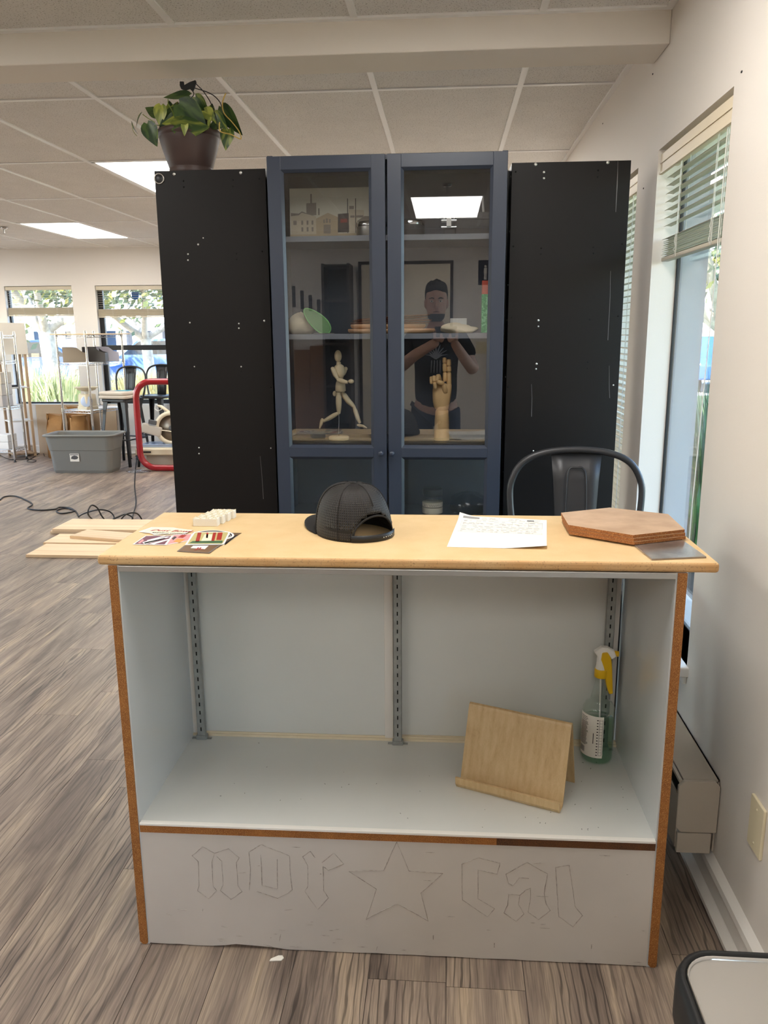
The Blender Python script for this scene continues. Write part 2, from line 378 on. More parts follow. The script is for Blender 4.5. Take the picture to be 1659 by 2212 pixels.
def text_mesh(txt, size, name, m, parent, M4, bold=0., align='CENTER', shear=0.):
    cu = bpy.data.curves.new(name, 'FONT'); cu.body = txt; cu.size = size; cu.extrude = .00015; cu.offset = bold; cu.align_x = align; cu.shear = shear
    to = bpy.data.objects.new(name+'_tmp', cu); COL.objects.link(to)
    bpy.context.view_layer.update()
    me = bpy.data.meshes.new_from_object(to.evaluated_get(bpy.context.evaluated_depsgraph_get()))
    bpy.data.objects.remove(to); bpy.data.curves.remove(cu)
    Mi = MW[parent].inverted() if parent is not None else Matrix()
    me.transform(Mi @ M4); me.materials.clear(); me.materials.append(m)
    o = bpy.data.objects.new(name, me); COL.objects.link(o)
    if parent is not None: o.parent = parent; MW[o] = MW[parent]
    return o
# ================================================================ ROOM
XR, XL, YB, YF, ZC = .715, -7.5, -2.8, 9.65, 2.47
# floor -----------------------------------------------------------
fl = struct(B(XL-.2, XR+.2, YB-.2, YF+.2, -.10, -.004).build('floor', M['subfloor']))
PWD, PLN = .18, 1.22
pm = MB().box(-PWD/2+.0007, PWD/2-.0007, -PLN/2+.0007, PLN/2-.0007, -.0045, 0.); pob = pm.build('plank', M['plank']); pme = pob.data; bpy.data.objects.remove(pob)
rest = MB(); nvis = 0
ncol = int((XR-XL)/PWD)+1
for c in range(ncol):
    x = XR+.02-PWD*(c+.5)
    off = random.random()*PLN
    y = YB-off
    while y < YF:
        yc = y+PLN/2; cx0 = max(y, YB-.02); cx1 = min(y+PLN, YF+.02)
        vis = False
        for dx in (-.09, .09):
            for k in range(5):
                q = proj((x+dx, y+PLN*k/4, 0))
                if q and -20 < q[0] < IW+20 and 700 < q[1] < IH+20: vis = True
        if yc > 3.3 and -.95 < x: vis = False
        if vis and nvis < 298:
            inst(pme, 'plank', fl, (x, yc, 0), (0, 0, PI*(random.random() < .5))); nvis += 1
        else:
            rest.box(max(x-PWD/2+.0007, XL), min(x+PWD/2-.0007, XR+.02), cx0+.0007, cx1-.0007, -.0045, 0)
        y += PLN
r_ = rest.build('plank_field', M['plank'], fl); r_['kind'] = 'stuff'
# ceiling ---------------------------------------------------------
ce = struct(B(XL-.2, XR+.2, YB-.2, YF+.2, ZC+.03, ZC+.10).build('ceiling', M['tile']))
xs = [XR, .302]
while xs[-1]-.613 > XL: xs.append(xs[-1]-.613)
xs.append(XL); xs = xs[::-1]
rowsF = [3.12, 3.71, 4.985, 6.26, 7.535, 8.81, YF]
rowsN = [YB, -2.1, -.85, .95, 2.20, 2.92]
LIGHTS = [(-2.15, 4.985), (-.311, 4.985), (-3.989, 7.535), (-2.15, 7.535), (-.311, 7.535), (-5.828, 4.985), (-5.828, 7.535),
          (-.311, -2.1), (-2.15, -2.1), (-3.989, -2.1), (-2.15, .95), (-.311, .95), (-3.989, .95)]
def lit(x0, y0): return any(abs(x0-a) < .05 and abs(y0-b) < .05 for a, b in LIGHTS)
ltn = 0
OTHER = ['unseen ceiling light panel in the room behind the cabinets, %s' % k for k in ('far left corner', 'left side', 'middle by the window wall', 'behind the blue cabinet', 'by the hidden window wall')]+['unseen ceiling light panel on the camera side, %s' % k for k in ('back left', 'left', 'back middle', 'middle', 'over the counter', 'last')]
LAB = {(-2.15, 4.985): 'glowing ceiling light panel half hidden by the potted plant', (-3.989, 7.535): 'glowing ceiling light panel above the window wall at left',
       (-.311, -2.1): 'ceiling light panel mirrored in the blue cabinet glass'}
for rows in (rowsF, rowsN):
    for i in range(len(xs)-1):
        for j in range(len(rows)-1):
            x0, x1, y0, y1 = xs[i], xs[i+1], rows[j], rows[j+1]
            if lit(x0, y0):
                lb = next((v for k, v in LAB.items() if abs(k[0]-x0) < .05 and abs(k[1]-y0) < .05), None)
                t = thing('ceiling_light', lb or OTHER[ltn], 'light', ((x0+x1)/2, (y0+y1)/2, ZC), 0, 'recessed ceiling light panels')
                ltn += 0 if lb else 1
                f = MB(); w = .022
                f.box(x0+.01, x1-.01, y0+.01, y0+.01+w, ZC-.002, ZC+.03); f.box(x0+.01, x1-.01, y1-.01-w, y1-.01, ZC-.002, ZC+.03)
                f.box(x0+.01, x0+.01+w, y0+.01, y1-.01, ZC-.002, ZC+.03); f.box(x1-.01-w, x1-.01, y0+.01, y1-.01, ZC-.002, ZC+.03)
                f.build('light_frame', M['tbar'], t)
                B(x0+.032, x1-.032, y0+.032, y1-.032, ZC+.004, ZC+.012).build('diffuser', M['emit'], t)
            else:
                B(x0+.004, x1-.004, y0+.004, y1-.004, ZC+.003, ZC+.016).build('ceiling_tile', M['tile'], ce)
    for x in xs[1:-1]: B(x-.012, x+.012, rows[0], rows[-1], ZC-.003, ZC+.02).build('grid_runner', M['tbar'], ce)
    for y in rows[1:-1]:
        B(XL, XR, y-.012, y+.012, ZC-.002, ZC+.02).build('grid_cross_bar', M['tbar'], ce)
    B(XR-.022, XR, rows[0], rows[-1], ZC-.004, ZC+.02).build('wall_angle', M['tbar'], ce)
    B(XL, XR, rows[0], rows[0]+.022, ZC-.0045, ZC+.02).build('wall_angle', M['tbar'], ce)
    B(XL, XR, rows[-1]-.022, rows[-1], ZC-.0045, ZC+.02).build('wall_angle', M['tbar'], ce)
struct(B(XL, XR, 2.92, 3.12, 2.366, ZC+.03).build('trim_1', M['beam'], None, .004))   # dropped soffit beam
# walls -----------------------------------------------------------
def wall_with_holes(name, axis, a0, a1, c0, c1, holes, m, z1=ZC+.03):
    """axis 'y': wall runs along Y at x in c0..c1; axis 'x': along X at y in c0..c1"""
    b = MB()
    def put(p0, p1, q0, q1):
        if axis == 'y': b.box(c0, c1, p0, p1, q0, q1)
        else: b.box(p0, p1, c0, c1, q0, q1)
    cur = a0
    for (h0, h1, zb, zt) in holes:
        put(cur, h0, 0, z1); put(h0, h1, 0, zb); put(h0, h1, zt, z1); cur = h1
    put(cur, a1, 0, z1)
    return struct(b.build(name, m))
wall_with_holes('wall_right', 'y', YB-.2, YF+.2, XR, XR+.19, [(-.85, .15, .50, 2.057), (2.25, 2.98, .50, 2.057), (3.275, 4.0, .50, 2.057)], M['wall'])
wall_with_holes('wall_far', 'x', XL-.2, XR, YF, YF+.16, [(-5.33, -4.49, .62, 2.035), (-4.20, -2.95, .62, 2.03)], M['wallfar'])
wall_with_holes('wall_left', 'y', YB-.2, YF, XL-.16, XL, [(2.2, 3.8, .6, 2.05), (4.6, 6.2, .6, 2.05), (7.0, 8.6, .6, 2.05)], M['wallfar'])
struct(B(XL, XR, YB-.16, YB, 0, ZC+.03).build('wall_back', M['wall']))
def window(n, M4, w, zb, zt, inner, fr=.035, rail=None, left_thick=0., dep=.045):
    b = MB(); d0, d1 = inner, inner+dep
    b.box(-w/2, -w/2+fr+left_thick, d0, d1, zb, zt, M4); b.box(w/2-fr, w/2, d0, d1, zb, zt, M4)
    b.box(-w/2, w/2, d0, d1, zb, zb+fr, M4); b.box(-w/2, w/2, d0, d1, zt-fr, zt, M4)
    if rail: b.box(-w/2, w/2, d0-.008, d1, rail-.03, rail+.03, M4)
    o = struct(b.build('window_%d' % n, M['blackframe'], None, .002))
    MB().box(-w/2+.002, w/2-.002, d0+dep*.4, d0+dep*.4+.005, zb+.002, zt-.002, M4).build('pane', M['glass'], o)
    return o
MR = lambda yc: Matrix.Translation((XR, yc, 0)) @ Matrix.Rotation(-PI/2, 4, 'Z')
w1 = window(1, MR(2.615), .73, .50, 2.057, .085, .006, dep=.012); w2 = window(2, MR(3.6375), .725, .50, 2.057, .085, .006, dep=.012)
window(5, MR(-.35), 1.00, .50, 2.057, .085, .03)
MB().box(.359, .365, .098, .19, .50, 2.057, MR(2.615) @ Matrix.Scale(-1, 4, (1, 0, 0))).build('outer_jamb', mat('outer_grey', S(132, 140, 152), .6), w1)
ML = lambda yc: Matrix.Translation((XL, yc, 0)) @ Matrix.Rotation(PI/2, 4, 'Z')
for n, yc in ((6, 3.0), (7, 5.4), (8, 7.8)): window(n, ML(yc), 1.6, .6, 2.05, .06, .05)  # unseen left windows, added to bring bluish daylight onto the floor
struct(B(XR+.19, XR+1.5, YB-.2, YF+.2, 2.40, 2.46).build('added_eave', M['trim']))   # unseen eave added to keep sky light off the right windows
MF = lambda xc: Matrix.Translation((xc, YF, 0))
window(3, MF(-4.91), .84, .62, 2.035, .06, .02); window(4, MF(-3.575), 1.25, .62, 2.03, .06, .05, 1.30, .01)
for n, yc in ((1, 2.615), (2, 3.6375)):
    MB().box(-.385, .385, -.03, .09, .47, .50, MR(yc)).box(-.375, .375, -.012, .0, .445, .47, MR(yc)).build('sill', M['trim'], (w1, w2)[n-1], .004)
# baseboards ------------------------------------------------------
def baseboard(name, prof, along, a0, a1, m4):
    b = MB(); n = len(prof)
    vs = [(a0, p[0], p[1]) for p in prof]+[(a1, p[0], p[1]) for p in prof]
    b.add(vs, [tuple(range(n)), tuple(range(2*n-1, n-1, -1))]+[(i, n+i, n+(i+1) % n, (i+1) % n) for i in range(n)], False, m4)
    return struct(b.build(name, M['trim']))
bp_ = [(0, 0), (-.026, 0), (-.034, .006), (-.034, .018), (-.016, .03), (-.014, .032), (-.014, .085), (-.020, .09), (-.018, .105), (-.008, .112), (0, .118)]
baseboard('baseboard_right', bp_, 'y', -1.8, 2.80, Matrix.Translation((XR, 0, 0)) @ Matrix.Rotation(-PI/2, 4, 'Z') @ Matrix.Scale(-1, 4, (1, 0, 0)))
baseboard('baseboard_far', bp_, 'x', XL, XR, Matrix.Translation((0, YF, 0)))
# blinds ----------------------------------------------------------
def slat_mesh(w, d=.025, name='slat'):
    b = MB(); n = 4; vs = []
    for k in range(n+1):
        t = k/n-.5; vs += [(-w/2, t*d, .0018*(1-4*t*t)), (w/2, t*d, .0018*(1-4*t*t))]
    top = len(vs); vs += [(x, y, z-.0009) for (x, y, z) in vs]
    fs = [(2*k, 2*k+1, 2*k+3, 2*k+2) for k in range(n)]+[(top+2*k, top+2*k+2, top+2*k+3, top+2*k+1) for k in range(n)]
    fs += [(0, top, top+1, 1), (2*n, 2*n+1, top+2*n+1, top+2*n)]
    b.add(vs, fs, True); o = b.build(name, M['slat']); me = o.data; bpy.data.objects.remove(o); return me
def blind(label, loc, rz, w, hz, zstack, pitch, nstack, valance=True, tilt=0., d=.025, ladders=(.25, .75), cords=True, taper=None, sp=.0064):
    t = thing('venetian_blind', label, 'blind', loc, rz, 'venetian blinds')
    M4 = MW[t]
    if valance:
        MB().box(-w/2, w/2, -.034, -.026, -hz, -.012, M4).box(-w/2, w/2, -.037, -.034, -hz, -hz+.008, M4).box(-w/2, w/2, -.037, -.034, -hz*.56, -hz*.50, M4).box(-w/2, w/2, -.026, .026, -.05, -.012, M4).build('valance', M['valance'], t, .001)
    else:
        MB().box(-w/2, w/2, -.02, .02, -hz, -.004, M4).build('headrail', M['slat'], t, .002)
    me = slat_mesh(w-.01, d)
    z = -hz-pitch*.4; ztop = -(loc[2]-zstack)
    top = ztop+nstack*sp+.014
    nn = 0
    while z > top+pitch*.5:
        a = tilt if taper is None else tilt+(taper-tilt)*min(1, max(0, (-z-.5)/1.0))
        inst(me, 'slat', t, (0, 0, z), (a, 0, 0)); z -= pitch; nn += 1
    for k in range(nstack): inst(me, 'slat', t, (random.uniform(-.003, .003), random.uniform(-.004, .004), ztop+.014+k*sp), (.05, 0, random.uniform(-.004, .004)))
    MB().box(-w/2+.004, w/2-.004, -.0135, .0135, ztop-.002, ztop+.011, M4).build('bottom_rail', M['slat'], t, .003)
    for q in ladders:
        x = -w/2+w*q; lb = MB()
        for yy in (-.0145, .0145): lb.tube([M4 @ Vector((x, yy, -.02)), M4 @ Vector((x, yy, ztop))], .0008, 4)
        lb.tube([M4 @ Vector((x+.012, -.015, -.02)), M4 @ Vector((x+.012, -.015, ztop))], .0009, 4)
        kn = []
        for k in range(15): kn.append(M4 @ Vector((x+random.uniform(-.006, .006), -.0165+random.uniform(-.003, .002), ztop+.004+k*(nstack*sp+.01)/15)))
        if nstack > 3: lb.tube(kn, .0013, 5)
        lb.build('ladder_cord', M['cordw'], t)
    if cords:
        MB().tube([M4 @ Vector((w/2-.06, -.028, -.05)), M4 @ Vector((w/2-.062, -.030, ztop-.15)), M4 @ Vector((w/2-.09, -.034, ztop-.75)), M4 @ Vector((w/2-.088, -.034, ztop-1.02))], .0016, 6).tube([M4 @ Vector((w/2-.045, -.028, -.05)), M4 @ Vector((w/2-.046, -.03, ztop-.05))], .0009, 5).build('pull_cord', M['cordw'], t)
    return t
blind('raised cream venetian blind in the near window of the right wall', (XR+.042, 2.615, 2.055), -PI/2, .715, .078, 1.695, .0262, 10)
blind('lowered white venetian blind in the window beside the right black unit', (XR+.042, 3.6375, 2.055), -PI/2, .71, .078, .56, .0262, 2, tilt=0, taper=.95, cords=False)
blind('raised blind in the leftmost window above the white lamp shade', (-4.91, YF+.03, 2.033), 0, .83, .045, 1.685, .0262, 40, False, sp=.0021)
blind('raised blind in the window behind the metal stools', (-3.575, YF+.03, 2.028), 0, 1.24, .05, 1.66, .0262, 40, False, ladders=(.15, .5, .85), cords=False, sp=.0021)
# badge on window 4 glass
p = PY(292, 637, YF+.05)
tag(MB().prism([(-.045, .035), (-.045, -.02), (-.03, -.045), (0, -.06), (.03, -.045), (.045, -.02), (.045, .035)], -.002, .002, Matrix.Translation(p) @ Matrix.Rotation(PI/2, 4, 'X')).build('shield_decal', mat('decal_blue', S(40, 90, 150), .5)), 'small blue shield decal stuck to the window pane', 'decal')
# heater ----------------------------------------------------------
t = thing('baseboard_heater', 'long beige baseboard heater low on the right wall beside the counter', 'heater', (.66, 2.55, 0))
hy = 1.90
pa = PY(1478, 1688, hy); pb = PY(1535, 1800, hy); pc = PY(1470, 1842, hy)
hx0, hx1, hz1, hz0 = pa.x-.012, XR-.002, pa.z, pb.z; hzb = pc.z
prof = [(hx0+.014, hz1), (hx1-.012, hz1), (hx1, hz1-.014), (hx1, hz0), (hx0+.012, hz0), (hx0, hz0+.014), (hx0, hz1-.016)]
Mx = Matrix(((1, 0, 0, 0), (0, 0, -1, 0), (0, 1, 0, 0), (0, 0, 0, 1)))
MB().prism(prof, -hy-.012, -hy, Mx).build('end_cap', M['heater'], t, .002)
MB().box(hx0+.006, hx1-.012, hy, hy+.012, hzb, hz0-.003).build('end_cap_base', M['heater'], t, .002)
MB().box(hx0+.014, hx1, hy+.012, 3.25, hz1-.006, hz1).box(hx0+.004, hx0+.008, hy+.012, 3.25, hzb+.01, hz1-.05).box(hx1-.004, hx1, hy+.012, 3.25, hzb, hz1).box(hx0+.004, hx0+.012, hy+.012, 3.25, hz1-.012, hz1-.004).build('cover', M['heater'], t)
MB().box(hx0+.012, hx0+.02, hy+.012, 3.25, hz1-.05, hz1-.012).build('vent_slot', M['dark'], t)
fb = MB()
for k in range(60): y = hy+.03+k*.02; fb.box(hx0+.03, hx1-.01, y, y+.002, hzb+.03, hz1-.02)
fb.tube([(hx0+.06, hy+.02, hzb+.08), (hx0+.06, 3.2, hzb+.08)], .011, 8); fb.build('fin_core', M['alu'], t)
# wall outlet plate ----------------------------------------------
t = thing('wall_plate', 'ivory blank wall plate with two screws near the lower right edge', 'wall plate', (XR, 1.665, .365))
MB().prism(rrect(-.038, .038, -.062, .062, .004, 3), 0, .007, MW[t] @ Matrix.Rotation(-PI/2, 4, 'Y') @ Matrix.Rotation(-PI/2, 4, 'Z')).build('plate', M['ivory'], t, .002)
for dz in (-.042, .042):
    MB().lathe([(.0035, 0), (.003, .0012), (0.0001, .0015)], (0, 0, 0), 10, MW[t] @ Matrix.Translation((-.007, 0, dz)) @ Matrix.Rotation(-PI/2, 4, 'Y')).build('screw', M['ivory'], t)
# nail holes in the wall
for k, (px, py) in enumerate(((1390, 407), (1602, 155), (1410, 160), (1302, 267), (1360, 370))):
    q = PX(px, py, XR-.0005); tag(MB().ball(q, (.0015, .006, .003), 8, 5).build('wall_scuff', M['inkdk']), ['dark scuff on the wall between the window and the black unit', 'thin dark scuff above the near window', 'thin dark scuff under the beam end', 'grey scuff by the ceiling edge', 'tiny scuff left of the near blind'][k], 'scuff')
# sprinkler -------------------------------------------------------
def sprinkler(loc, label):
    t = thing('sprinkler_head', label, 'sprinkler', loc, 0, 'ceiling sprinkler heads')
    MB().lathe([(.035, 0), (.03, -.012), (.012, -.016)], loc, 16).build('escutcheon', M['chrome'], t)
    MB().tube([Vector(loc), Vector(loc)+Vector((0, 0, -.05))], .008, 8).lathe([(.002, -.06), (.02, -.058), (.02, -.056), (.002, -.055)], loc, 12).build('deflector', M['alu'], t)
q = PZ(8, 492, ZC-.004); sprinkler(tuple(q), 'small chrome ceiling sprinkler at the far left edge')
sprinkler((.0, -.35, ZC-.004), 'small ceiling sprinkler mirrored in the right glass door')
# ---- back of the room, seen only as a reflection ------------------
d1 = struct(MB().box(-.89, -.86, YB, YB+.03, 0, 2.16).box(.04, .07, YB, YB+.03, 0, 2.16).box(-.86, .04, YB, YB+.03, 2.13, 2.16).build('door_1', M['darkwood']))
B(-.86, .04, YB, YB+.018, .01, 2.13).build('door_leaf', M['doorpaint'], d1)
MB().tube([(-.02, YB+.018, 1.0), (-.02, YB+.07, 1.0), (-.12, YB+.07, 1.0)], .009, 8).build('door_handle', M['chrome'], d1)
t = thing('restroom_sign', 'dark navy restroom sign mirrored in the right glass door', 'sign', (.39, YB, 2.03))
B(.32, .46, YB, YB+.006, 1.92, 2.16).build('plaque', M['navysign'], t, .003)
MB().lathe([(.012, 0), (.012, .002)], (0, 0, 0), 12, Matrix.Translation((.39, YB+.006, 2.10)) @ Matrix.Rotation(-PI/2, 4, 'X')).box(.375, .405, YB+.006, YB+.008, 2.03, 2.085).box(.378, .388, YB+.006, YB+.008, 1.97, 2.03).box(.392, .402, YB+.006, YB+.008, 1.97, 2.03).build('pictogram', M['white'], t)
t = thing('light_switch', 'ivory light switch plate mirrored in the right glass door', 'switch', (.37, YB, 1.30))
B(.31, .43, YB, YB+.006, 1.24, 1.36).build('plate', M['ivory'], t, .003)
for x in (.34, .39): B(x-.006, x+.006, YB+.006, YB+.016, 1.285, 1.315).build('toggle', M['ivory'], t)
for k in range(4):
    x = -1.58+.085*k; tag(B(x, x+.034, YB, YB+.012, 1.72-.02*k, 1.93-.045*k).build('wall_strip', M['darkgrey'], None, .003), ['first', 'second', 'third', 'fourth'][k]+' dark strip from the left in the row mirrored in the glass', 'strip', 'dark strips on the back wall')
t = thing('shelf_unit', 'tall dark shelf unit mirrored in the left glass door', 'shelf unit', (-1.08, YB+.2, 0))
for x in (-1.22, -.97): B(x, x+.025, YB+.02, YB+.36, 0, 2.12).build('side_panel', M['darkwood'], t)
B(-1.195, -.97, YB+.02, YB+.03, 0, 2.12).build('back_panel', M['darkwood'], t)
for z in (.08, .5, .92, 1.34, 1.76, 2.09): B(-1.195, -.97, YB+.03, YB+.35, z, z+.022).build('shelf', M['darkwood'], t)
for k, (x, w, h, a) in enumerate(((-1.86, .26, 1.62, .10), (-1.56, .16, 1.30, .12), (-1.40, .15, 1.34, .13))):
    Ma = Matrix.Translation((x, YB+.24, 0)) @ Matrix.Rotation(a, 4, 'X')
    tag(MB().box(0, w, -.012, .0, 0.002, h, Ma).build('leaning_board', M['cardboard']), ['wide brown board leaning on the back wall, mirrored in glass', 'narrow brown board leaning beside the wide one, mirrored', 'narrow brown board leaning nearest the dark shelf unit, mirrored'][k], 'board', 'brown boards leaning on the back wall')
# ================================================================ DISPLAY COUNTER
def loft(mb, loops, close_bottom=True, close_top=True, smooth=False, M4=None):
    n = len(loops[0]); vs = [p for l in loops for p in l]; fs = []
    for j in range(len(loops)-1):
        for k in range(n): fs.append((j*n+k, j*n+(k+1) % n, (j+1)*n+(k+1) % n, (j+1)*n+k))
    mb.add(vs, fs, smooth, M4)
    if close_bottom: mb.add(loops[0], [tuple(range(n-1, -1, -1))], False, M4)
    if close_top: mb.add(loops[-1], [tuple(range(n))], False, M4)
    return mb
CR = math.radians(.37)
ct = thing('display_counter', 'white laminate display counter with open shelf and brown particleboard edges', 'counter', (-.1125, 1.634, 0), CR)
K = MW[ct]
for s in (-1, 1):
    a, b = (-.62, -.597) if s < 0 else (.597, .62)
    sp = MB().box(a, b, .004, .458, .0, .966, K).build('side_panel', M['bluewhite'], ct)
    e0, e1 = (-.62, -.6005) if s < 0 else (.6005, .62)
    poly = [(e0, .966), (e1, .966), (e1, .005), (e1-.004, .001), (e0+.006, .001), (e0, .008)]
    MB().prism(poly, -.0045, -.001, K @ Matrix(((1, 0, 0, 0), (0, 0, -1, 0), (0, 1, 0, 0), (0, 0, 0, 1)))).build('edge_band', M['particle'], sp)
sh = MB().box(-.597, .597, .008, .445, .316, .3345, K).build('shelf', M['whitelam'], ct)
MB().box(-.5965, .24, .0, .008, .311, .3295, K).build('edge_band', M['particle'], sh)
MB().box(.24, .5965, .0, .008, .311, .3295, K).build('edge_band', M['particled'], sh)
MB().box(-.5965, .5965, -.0015, .012, .3295, .3355, K).build('edge_trim', M['white'], sh, .001)
kick = MB()
ed = [(-.597, .311)]; x = -.597
ed = [(-.597, .311), (-.597, .004)]
while x < .58:
    x += random.uniform(.02, .05); d_ = .003
    if -.42 < x < -.22 and random.random() < .6: d_ = random.uniform(.006, .012)
    ed.append((min(x, .597), d_+random.uniform(-.001, .001)))
ed += [(.597, .003), (.597, .311)]
kick.prism(ed, -.016, -.003, K @ Matrix(((1, 0, 0, 0), (0, 0, -1, 0), (0, 1, 0, 0), (0, 0, 0, 1))))
kp = kick.build('kick_panel', M['kick'], ct)
MB().box(-.597, .597, .016, .018, .0, .3, K).build('kick_backing', M['particled'], ct)
# ghost outlines of removed lettering on the kick panel
def FP(px, py): d = ray(px, py); n = (K.to_3x3() @ Vector((0, 1, 0))); p0 = K @ Vector((0, .0025, 0)); o = Vector((0, 0, HC)); return o+d*((p0-o).dot(n)/d.dot(n))
def z3(l): return [(260+x/2.592, 1760+y/2.592) for x, y in l]
def z4(l): return [(860+x/2.676, 1780+y/2.676) for x, y in l]
ghost = {
 'ghost_letter': [
  [z3([(402, 230), (460, 180), (528, 215), (512, 265), (518, 400), (540, 425), (495, 470), (430, 425), (442, 395), (435, 262), (402, 230)]),
   z3([(528, 215), (605, 190), (665, 240), (650, 265), (657, 395), (680, 430), (620, 475), (560, 425), (575, 395), (568, 260), (540, 235)])],
  [z3([(722, 420), (728, 300), (718, 210), (790, 168), (948, 230), (948, 300), (962, 420), (940, 440), (880, 468), (765, 430)]), z3([(786, 225), (795, 395), (880, 415), (878, 250)])],
  [z3([(1020, 235), (1050, 285), (1052, 395), (1033, 430), (1075, 490), (1105, 530), (1165, 465), (1138, 425), (1135, 290), (1165, 310), (1250, 275), (1195, 215), (1130, 268)]), z3([(1020, 235), (1065, 205), (1090, 240)])],
  [z4([(368, 232), (465, 195), (590, 225), (573, 290), (462, 265), (462, 432), (558, 490), (515, 535), (372, 440), (368, 232)])],
  [z4([(745, 222), (862, 288), (845, 400), (855, 460), (880, 500), (812, 552), (750, 510), (765, 440), (765, 370), (735, 385), (705, 412), (640, 405), (632, 470), (612, 515), (683, 562), (728, 520), (695, 465), (705, 412)]),
   z4([(745, 222), (622, 292), (640, 345), (665, 355), (700, 310), (755, 315)])],
  [z4([(910, 250), (945, 245), (990, 238), (1022, 475), (1065, 530), (1010, 595), (930, 535), (918, 400), (910, 250)])]],
 'ghost_star': [[[(857, 1818.6), (829, 1879.6), (754, 1882.7), (813.6, 1920), (790.5, 1985.7), (858, 1951.7), (925.4, 1990), (908.6, 1929.5), (957, 1886.5), (884, 1881.6), (857, 1818.6)]]]}
M['ghost'] = mat('ghost_line', S(140, 130, 122), .7, noise=(120, .2, S(190, 182, 174)))
for nm, lst in ghost.items():
    for strokes in lst:
        g = MB()
        for st in strokes:
            pts = [FP(*q) for q in st]
            fine = []
            for a, b in zip(pts[:-1], pts[1:]):
                for k in range(3): fine.append(a.lerp(b, k/3.)+Vector((random.uniform(-.0006, .0006), 0, random.uniform(-.0006, .0006))))
            fine.append(pts[-1]); g.tube(fine, [.0009*random.uniform(.4, 1.1) for _ in fine], 5, flat=1.0)
        g.build(nm, M['ghost'], kp)
sc_ = MB()
for _ in range(46):
    px = random.uniform(330, 1400); py = random.uniform(1960, 2040)+(px-330)*.045 if random.random() < .7 else random.uniform(1820, 2000)
    p = FP(px, py); l = random.uniform(.002, .014); a = random.choice((0, 0, 0, .2, -.3, 1.4))
    sc_.tube([p-Vector((math.cos(a)*l, 0, math.sin(a)*l)), p, p+Vector((math.cos(a)*l, 0, math.sin(a)*l*.6))], [.0003, .0008, .0003], 4)
for (px, py) in ((936, 2020), (1068, 2037), (1278, 2040)): p = FP(px, py); sc_.tube([p, p-Vector((0, 0, .012))], .0009, 4)
o = sc_.build('scuff_marks', M['ghost'], kp); o['kind'] = 'stuff'
# back panels, standards, rails
MB().box(-.597, -.03, .430, .434, .340, .962, K).build('sliding_panel', M['whitelam'], ct)
MB().box(-.045, .586, .439, .443, .340, .962, K).build('sliding_panel', M['whitelam'], ct)
for x0, x1, y0 in ((-.045, -.021, .426), (-.597, -.578, .426), (.572, .588, .434)): MB().box(x0, x1, y0, y0+.006, .340, .962, K).build('panel_pull', M['trim'], ct, .001)
MB().box(-.597, .597, .422, .450, .3345, .3415, K).box(-.597, .597, .4265, .429, .3415, .347, K).box(-.597, .597, .4355, .438, .3415, .347, K).build('bottom_track', M['cream'], ct)
MB().box(-.597, .597, .0, .028, .953, .966, K).build('top_rail', M['alu'], ct, .001)
MB().box(-.597, .597, .418, .45, .945, .966, K).build('back_top_rail', M['alu'], ct)
for x in (-.566, -.0075, .5575):
    st = MB().box(x-.011, x+.011, .402, .4035, .3345, .953, K).box(x-.011, x-.0095, .402, .416, .3345, .953, K).box(x+.0095, x+.011, .402, .416, .3345, .953, K).build('slotted_standard', M['galv'], ct)
    sl = MB(); z = .36
    while z < .94: sl.box(x-.0016, x+.0016, .4012, .402, z, z+.011, K); z += .0254
    sl.build('slot_row', M['dark'], st)
    MB().box(x-.015, x+.015, .398, .418, .3345, .346, K).box(x-.028, x+.028, .402, .412, .3345, .337, K).build('foot_bracket', M['galv'], st, .001)
db = MB()
for _ in range(60):
    u = random.random(); p = K @ Vector((random.uniform(-.55, .55) if u < .5 else random.uniform(.3, .58), random.uniform(.03, .40), .3345))
    l = random.uniform(.0008, .004); a = random.uniform(0, PI)
    db.tube([p, p+Vector((math.cos(a)*l, math.sin(a)*l, .0004))], .0006, 4)
o = db.build('shelf_debris', M['inkdk'], sh); o['kind'] = 'stuff'
# countertop slab
cb = MB().box(-.645, .685, .003, .437, .966, .9885, K)
cb.mi = [1, 0, 1, 1, 1, 1]
ctop = tag(cb.build('countertop', [M['mdf'], M['mdfedge']], None, .007, 3), 'tan particleboard slab laid as the top of the white display counter', 'countertop')
ZT = .9885
# ================================================================ THINGS ON THE COUNTER
# --- cap
capc = Vector((-.215, 1.862, ZT)); fa = math.atan2(.76, -.65)
t = thing('trucker_cap', 'black mesh-backed trucker cap lying on the counter, strap towards the camera', 'cap', tuple(capc), fa)
m, tt, b = nmat('cap_net'); M['capmesh'] = m
b.inputs['Roughness'].default_value = .6
tc = nd(tt, 'ShaderNodeTexCoord'); wv = nd(tt, 'ShaderNodeTexWave', wave_type='BANDS', bands_direction='DIAGONAL', i_Scale=150.0, i_Distortion=.3); tt.links.new(tc.outputs['UV'], wv.inputs[0])
wv2 = nd(tt, 'ShaderNodeTexWave', wave_type='BANDS', bands_direction='X', i_Scale=11.0); tt.links.new(tc.outputs['UV'], wv2.inputs[0])
wv3 = nd(tt, 'ShaderNodeTexWave', wave_type='BANDS', bands_direction='Y', i_Scale=9.0); tt.links.new(tc.outputs['UV'], wv3.inputs[0])
mul = nd(tt, 'ShaderNodeMath', operation='MULTIPLY'); tt.links.new(wv2.outputs['Fac'], mul.inputs[0]); tt.links.new(wv3.outputs['Fac'], mul.inputs[1])
gt = nd(tt, 'ShaderNodeMath', operation='LESS_THAN'); gt.inputs[1].default_value = .64; tt.links.new(mul.outputs[0], gt.inputs[0]); tt.links.new(gt.outputs[0], b.inputs['Alpha'])
